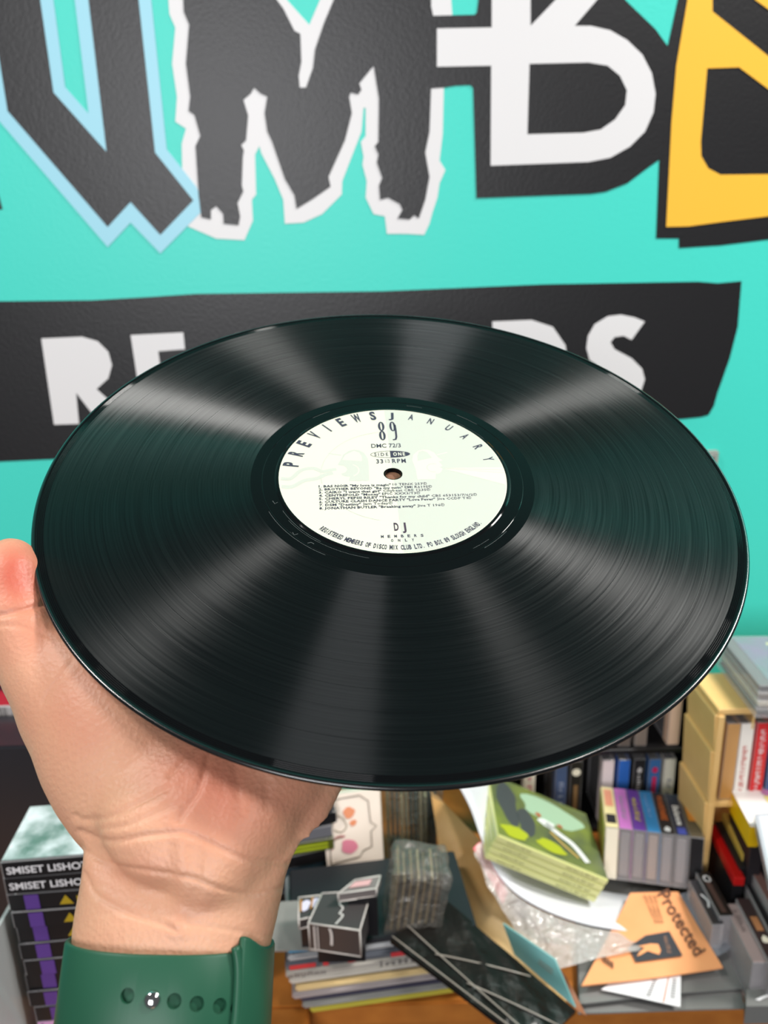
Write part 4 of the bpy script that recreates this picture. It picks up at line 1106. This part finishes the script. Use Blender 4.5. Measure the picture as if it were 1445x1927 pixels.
# kraft sleeve leaning, brown card and teal card in front
m_kraft = mat('kraft_paper', rgb(196, 152, 92), .5, noise=(10, rgb(226, 196, 146), .8))
KB = [atZ(842, 1699, .722), atZ(1066, 1902, .716), atZ(1150, 1770, .742), atY(862, 1470, .915)]
KB2 = atY(808, 1490, .80)
cs = [KB[0], KB[1], KB[2], KB2.lerp(KB[3], .5)]
cs = [atZ(842, 1699, .722), atZ(1066, 1902, .716), atY(1020, 1700, .835), atY(810, 1488, .862)]
t = sheet_root('kraft_sleeve', cs, 'brown kraft record sleeve leaning by the black wrapped package', 'sleeve')
patch('sheet', cs, 10, 10, .003, m_kraft, t, lambda u, v: .006*sin(pi*u)*sin(pi*v*.9))
cs = [atZ(968, 1797, .733), atZ(1082, 1896, .722), atZ(1044, 1806, .752), atZ(946, 1738, .765)]
cs = [c+(CAM-c).normalized()*.012 for c in cs]
t = sheet_root('teal_card', cs, 'muted teal card leaning on the kraft sleeve', 'card')
patch('sheet', cs, 3, 3, .0016, colm(112, 168, 168), t)
print_on('card_print', [rect(.55, .8, .5, .53), rect(.6, .85, .62, .65)], cs, colm(140, 110, 90), t)
cs = [atZ(1082, 1899, .722), atZ(1104, 1912, .716), atZ(1066, 1838, .745), atZ(1046, 1812, .751)]
cs = [c+(CAM-c).normalized()*.006 for c in cs]
o = patch('brown_card', cs, 2, 2, .002, colm(150, 96, 60)); o['label'] = 'narrow brown card edge beside the teal card'; o['category'] = 'card'

# ------------------------------------------------------------------ pile of sleeves at the counter edge, seen edge on
zs = .802
S0, S1 = atZ(540, 1796, zs), atZ(905, 1748, zs)
ds = (S1-S0).normalized(); as_ = atan2(ds.y, ds.x); WS = .205
lay = [(.006, (36, 36, 40), 'charcoal'), (.008, (168, 170, 172), 'light grey'), (.009, (92, 96, 104), 'slate with red blocks'), (.010, (176, 172, 164), 'warm grey with a printed strip'), (.008, (206, 202, 192), 'off white'),
       (.004, (110, 98, 90), 'taupe'), (.008, (226, 202, 150), 'cream yellow'), (.009, (168, 160, 160), 'rose grey'), (.008, (70, 68, 86), 'dark plum'), (.008, (150, 150, 146), 'stone grey'), (.011, (196, 184, 70), 'mustard yellow')]  # thin taupe layer is painted shadow between the off white and cream sleeves
z = zs
m_edge = {}
for k, (th, c_, nm) in enumerate(lay):
    off = [.004, .0, -.003, -.003, .0, .006, .006, .002, .010, .012, .02][k]; dp = [.004, .002, .0, -.002, -.002, .003, -.002, -.003, .0, -.002, .001][k]
    Rm = yawm(as_+[.0, .01, -.005, .0, .008, -.01, .0, .004, -.006, 0, 0][k]); c = S0+Rm@Vector((WS/2+off, .06+dp, 0)); c.z = z-th/2
    d = tag(empty('record_sleeve', c, Rm), nm+' record sleeve in the pile at the counter edge', 'record sleeve', 'sleeves piled at the counter edge')
    box('body', WS, .12, th-.0004, (0, 0, 0), colm(*c_), d, min(.002, th*.3), 2)
    def edge(items, m):
        for g in items:
            F = Flat(); F.add(g); F.build('edge_print', m, d, fn=lambda x, y: (x, -.0606, y))
    if k == 2: edge([rect(-.098, -.070, -.003, .003), rect(-.062, -.056, -.003, .003), rect(-.035, -.026, -.003, .003), rect(.012, .095, -.003, .003)], colm(206, 62, 66))
    if k == 3: edge([rect(.0, .002, -.004, .004), text2('~6', .006, -.003, .006, .08, .01), text2('~6', -.10, -.003, .006, .04, .01)], colm(110, 106, 104))
    if k == 6: box('glossy_edge', .02, .01, th-.001, (WS/2-.012, -.055, 0), colm(60, 76, 66), d)
    z -= th
bs = atZ(560, 1786, zs+.001)
cs = [atZ(543, 1792, zs+.0016), atZ(590, 1788, zs+.0016), atZ(590, 1776, zs+.0016), atZ(543, 1780, zs+.0016)]
o = patch('blue_slip', cs, 1, 1, .001, colm(66, 140, 180)); o['label'] = 'small blue slip on top of the sleeve pile'; o['category'] = 'slip'
cs = [atZ(470, 1790, zs+.003), atZ(640, 1786, zs+.003), atZ(640, 1690, zs+.012), atZ(470, 1700, zs+.012)]
o = patch('grey_sleeve', cs, 4, 4, .0025, colm(126, 124, 120)); o['label'] = 'plain grey sleeve lying on top of the sleeve pile'; o['category'] = 'sleeve'

# dark cassette box with white edges on the pile
m_edgew = mat('clear_edge_plastic', rgb(196, 190, 184), .15)
def dark_case(px, hgt, ztop, label, sq, name='cassette_box', m=None):
    """box whose top face has these picture corners (front-left, front-right, back-right, back-left)"""
    cs = [atZ(x, y, ztop) for x, y in px]
    t = sheet_root(name, cs, label, 'cassette box')
    patch('body', cs, 1, 1, hgt, m or colm(62, 58, 58), t)
    R_ = .0009
    lo = [c-Vector((0, 0, hgt)) for c in cs]
    for a, b in list(zip(cs, cs[1:]+cs[:1]))+[(lo[0], lo[1])]+list(zip(cs[:2], lo[:2])):
        tube('clear_edge', [a-t.location, b-t.location], R_, m_edgew, t, 6)
    if sq: print_on('scribble', sq, cs, colm(206, 202, 198), t, .0012)
    return t, cs
t, cs = dark_case([(580, 1737), (677, 1751), (699, 1676), (606, 1681)], .034, .855, 'dark cassette box with clear edges and a white scribble on the sleeve pile',
                  [stroke([(.62, .95), (.60, .80), (.70, .72), (.50, .70), (.45, .62), (.55, .50), (.52, .35), (.60, .30), (.52, .05)], .03)])
fr = [cs[0]-Vector((0, 0, .034)), cs[1]-Vector((0, 0, .034)), cs[1], cs[0]]
print_on('scribble', [stroke([(.42, .95), (.45, .7), (.44, .3)], .05), rect(.10, .13, .05, .95), rect(.17, .19, .05, .95)], fr, colm(206, 202, 198), t, .0012)
box('stand', .05, .06, .018, (0, .012, -.0431), m_blk, t)
t, cs = dark_case([(562, 1731), (600, 1722), (612, 1684), (562, 1689)], .012, .845, 'small black cassette box with two pale reels beside the scribbled box', None)
print_on('reel_print', [blob(.28, .55, .2, .26, seed=2), blob(.74, .6, .2, .26, seed=3)], cs, colm(206, 200, 220), t, .0012)
print_on('reel_print', [rect(.05, .14, .3, .85), rect(.5, .58, .35, .9)], cs, colm(170, 120, 60), t, .0014)
box('stand', .02, .03, .03, (0, 0, -.0265), m_blk, t)
t, cs = dark_case([(636, 1682), (708, 1672), (716, 1648), (668, 1656)], .010, .872, 'clear cassette lid with a pink card behind the scribbled box', None, m=colm(120, 112, 110))
print_on('card_print', [rect(.15, .75, .3, .75)], cs, colm(206, 160, 160), t, .0012)
box('stand', .03, .02, .05, (0, 0, -.0345), m_blk, t)

# small cassette pile right of the wrist
hub = atY(566, 1640, .80)
pile = [(colm(60, 60, 62), 'dark grey', None), (m_blk, 'black', None), (colm(110, 110, 116), 'mid grey', None), (colm(86, 92, 34), 'olive lettered', colm(176, 190, 40)), (m_blk, 'black', None), (colm(44, 66, 78), 'dark teal', None), (colm(56, 50, 62), 'dark plum', None), (m_blk, 'black', None)]
for k, (cm, nm, tc_) in enumerate(pile):
    z = 1.5-.630-.0176*k
    pr = [([rect(-.01, .046, -.0045, -.001), rect(-.01, .046, .001, .0045)], tc_)] if tc_ else []
    cassette((hub.x-.016+.003*sin(k*2.1), .80+CW/2, z-CTK/2), yawm(radians(13)+.05*sin(k*1.7)), cm, ORD[k]+' cassette in the leaning pile behind the wrist, '+nm+' spine', 'cassettes piled behind the wrist', pr, m_tapedk)
# pale upright cassette with flowers, standing behind the pile of boxes
cs = [atY(617, 1642, .80), atY(721, 1627, .80), atY(714, 1484, .835), atY(602, 1499, .835)]
t = sheet_root('cassette', cs, 'pale peach cassette standing upright with flower art and a bracket frame', 'cassette')
patch('case', cs, 1, 1, .017, colm(238, 222, 206), t)
fb = [(.08, .10), (.60, .15), (.66, .22), (.82, .26), (.82, .46), (.92, .52), (.82, .58), (.80, .86), (.66, .95), (.10, .93)]
print_on('frame_print', [fillgeo([thick(fb+[fb[0]], .018)])], cs, colm(130, 116, 100), t)
print_on('flower_print', [blob(.46, .74, .10, .07, seed=1), blob(.52, .60, .06, .04, seed=2)], cs, colm(222, 136, 90), t)
print_on('flower_print', [blob(.42, .30, .14, .10, seed=3)], cs, colm(222, 130, 150), t)
print_on('leaf_print', [stroke([(.12, .62), (.25, .72), (.36, .66), (.40, .56), (.30, .50), (.18, .54)], .018), blob(.12, .66, .06, .08, seed=7), stroke([(.1, .3), (.16, .4), (.3, .44)], .02)], cs, colm(150, 136, 110), t)
print_on('flower_print', [blob(.28, .44, .08, .02, seed=8), stroke([(.12, .28), (.14, .38), (.20, .44)], .02)], cs, colm(170, 90, 90), t)
box('stand', .06, .04, .064, ((cs[0]+cs[1])/2-t.location+Vector((0, .022, -.033))), m_blk, t)
# film wrapped card bundles
m_film2 = film('clear_wrap', rgb(120, 128, 122), .3, .3, 38)
m_film3 = film('smoky_wrap', rgb(128, 124, 116), .4, .4, 46)
def bundle(name, label, px0, px1, ytop, ybot, Yf, dep, ncard, cardc, filmm, lean, seed):
    a = atY(px0, ybot, Yf); b = atY(px1, ybot, Yf); tp_ = atY(px0, ytop, Yf)
    w_, h_ = b.x-a.x, tp_.z-a.z
    t = tag(empty(name, ((a.x+b.x)/2, Yf+dep/2, a.z), Matrix.Rotation(lean, 3, 'Y')), label, 'card bundle')
    rr = random.Random(seed)
    for k in range(ncard):
        hh = h_*rr.uniform(.86, .97)
        box('card', w_*.86/ncard*.55, dep*.9, hh, (-w_*.43+w_*.86*(k+.5)/ncard, rr.uniform(-.003, .003), hh/2+.001), cardc[k % len(cardc)], t)
    bm = bmesh.new(); bmesh.ops.create_cube(bm, size=1)
    bmesh.ops.subdivide_edges(bm, edges=bm.edges[:], cuts=7, use_grid_fill=True)
    for v_ in bm.verts:
        amp = .0035; v_.co = Vector((v_.co.x*(w_+.004), v_.co.y*(dep+.004), (v_.co.z+.5)*(h_+.004)))+Vector((rr.uniform(-1, 1), rr.uniform(-1, 1), rr.uniform(-1, 1)*(v_.co.z > -.45)))*amp
    o = bmo('film_wrap', bm, filmm, t, True)
    md = o.modifiers.new('s', 'SUBSURF'); md.levels = 1; md.render_levels = 1
    return t
bundle('card_bundle', 'film wrapped bundle of cards with cream edges behind the peach cassette', 722, 832, 1478, 1662, .86, .07, 11, [colm(150, 146, 116), colm(54, 66, 62), colm(70, 84, 80), colm(176, 166, 130)], m_film2, 0, 5)
bundle('card_bundle', 'crinkled film bundle of tan cards in front of the other bundle', 724, 826, 1652, 1768, .676, .05, 14, [colm(150, 128, 92), colm(66, 60, 52), colm(176, 156, 118), colm(50, 46, 42)], m_film3, radians(8), 6)
# black package in shiny wrap
cs = [atZ(735, 1768, .811), atZ(1005, 1975, .775), atZ(1084, 1903, .765), atZ(838, 1692, .812)]
t = sheet_root('wrapped_package', cs, 'flat black package in shiny clear wrap slumped over the sleeve pile', 'package')
m_bag = mat('shiny_black_wrap', rgb(24, 22, 20), .22, spec=.18, coat=.0, bump=(22, .5, .01))
rr = random.Random(11)
patch('body', cs, 26, 18, .006, m_bag, t, lambda u, v: .004*sin(pi*u)*sin(pi*v)+.0013*sin(17*u+5*v)*sin(9*v)+rr.uniform(-.0003, .0003))
for a, b in (((.0, .28), (1, .10)), ((.0, .02), (1, .02)), ((.25, .2), (.7, .9)), ((.5, .15), (1, .55))):
    fn = on_patch(cs, .0045)
    tube('wrap_seam', [fn(a[0]+(b[0]-a[0])*i/8, a[1]+(b[1]-a[1])*i/8)-t.location for i in range(9)], .0007, mat('wrap_seam_plastic', rgb(150, 142, 132), .2), t, 6)

# small wall socket half hidden by the record
q = atY(1334, 866, WY)
t = tag(empty('wall_socket', (q.x-.008, WY, q.z)), 'small grey wall socket below the black banner', 'socket')
box('plate', .036, .008, .030, (0, -.0041, 0), colm(150, 156, 150), t, .002, 2)
box('rocker', .014, .003, .018, (.004, -.0092, 0), colm(70, 80, 76), t, .001)
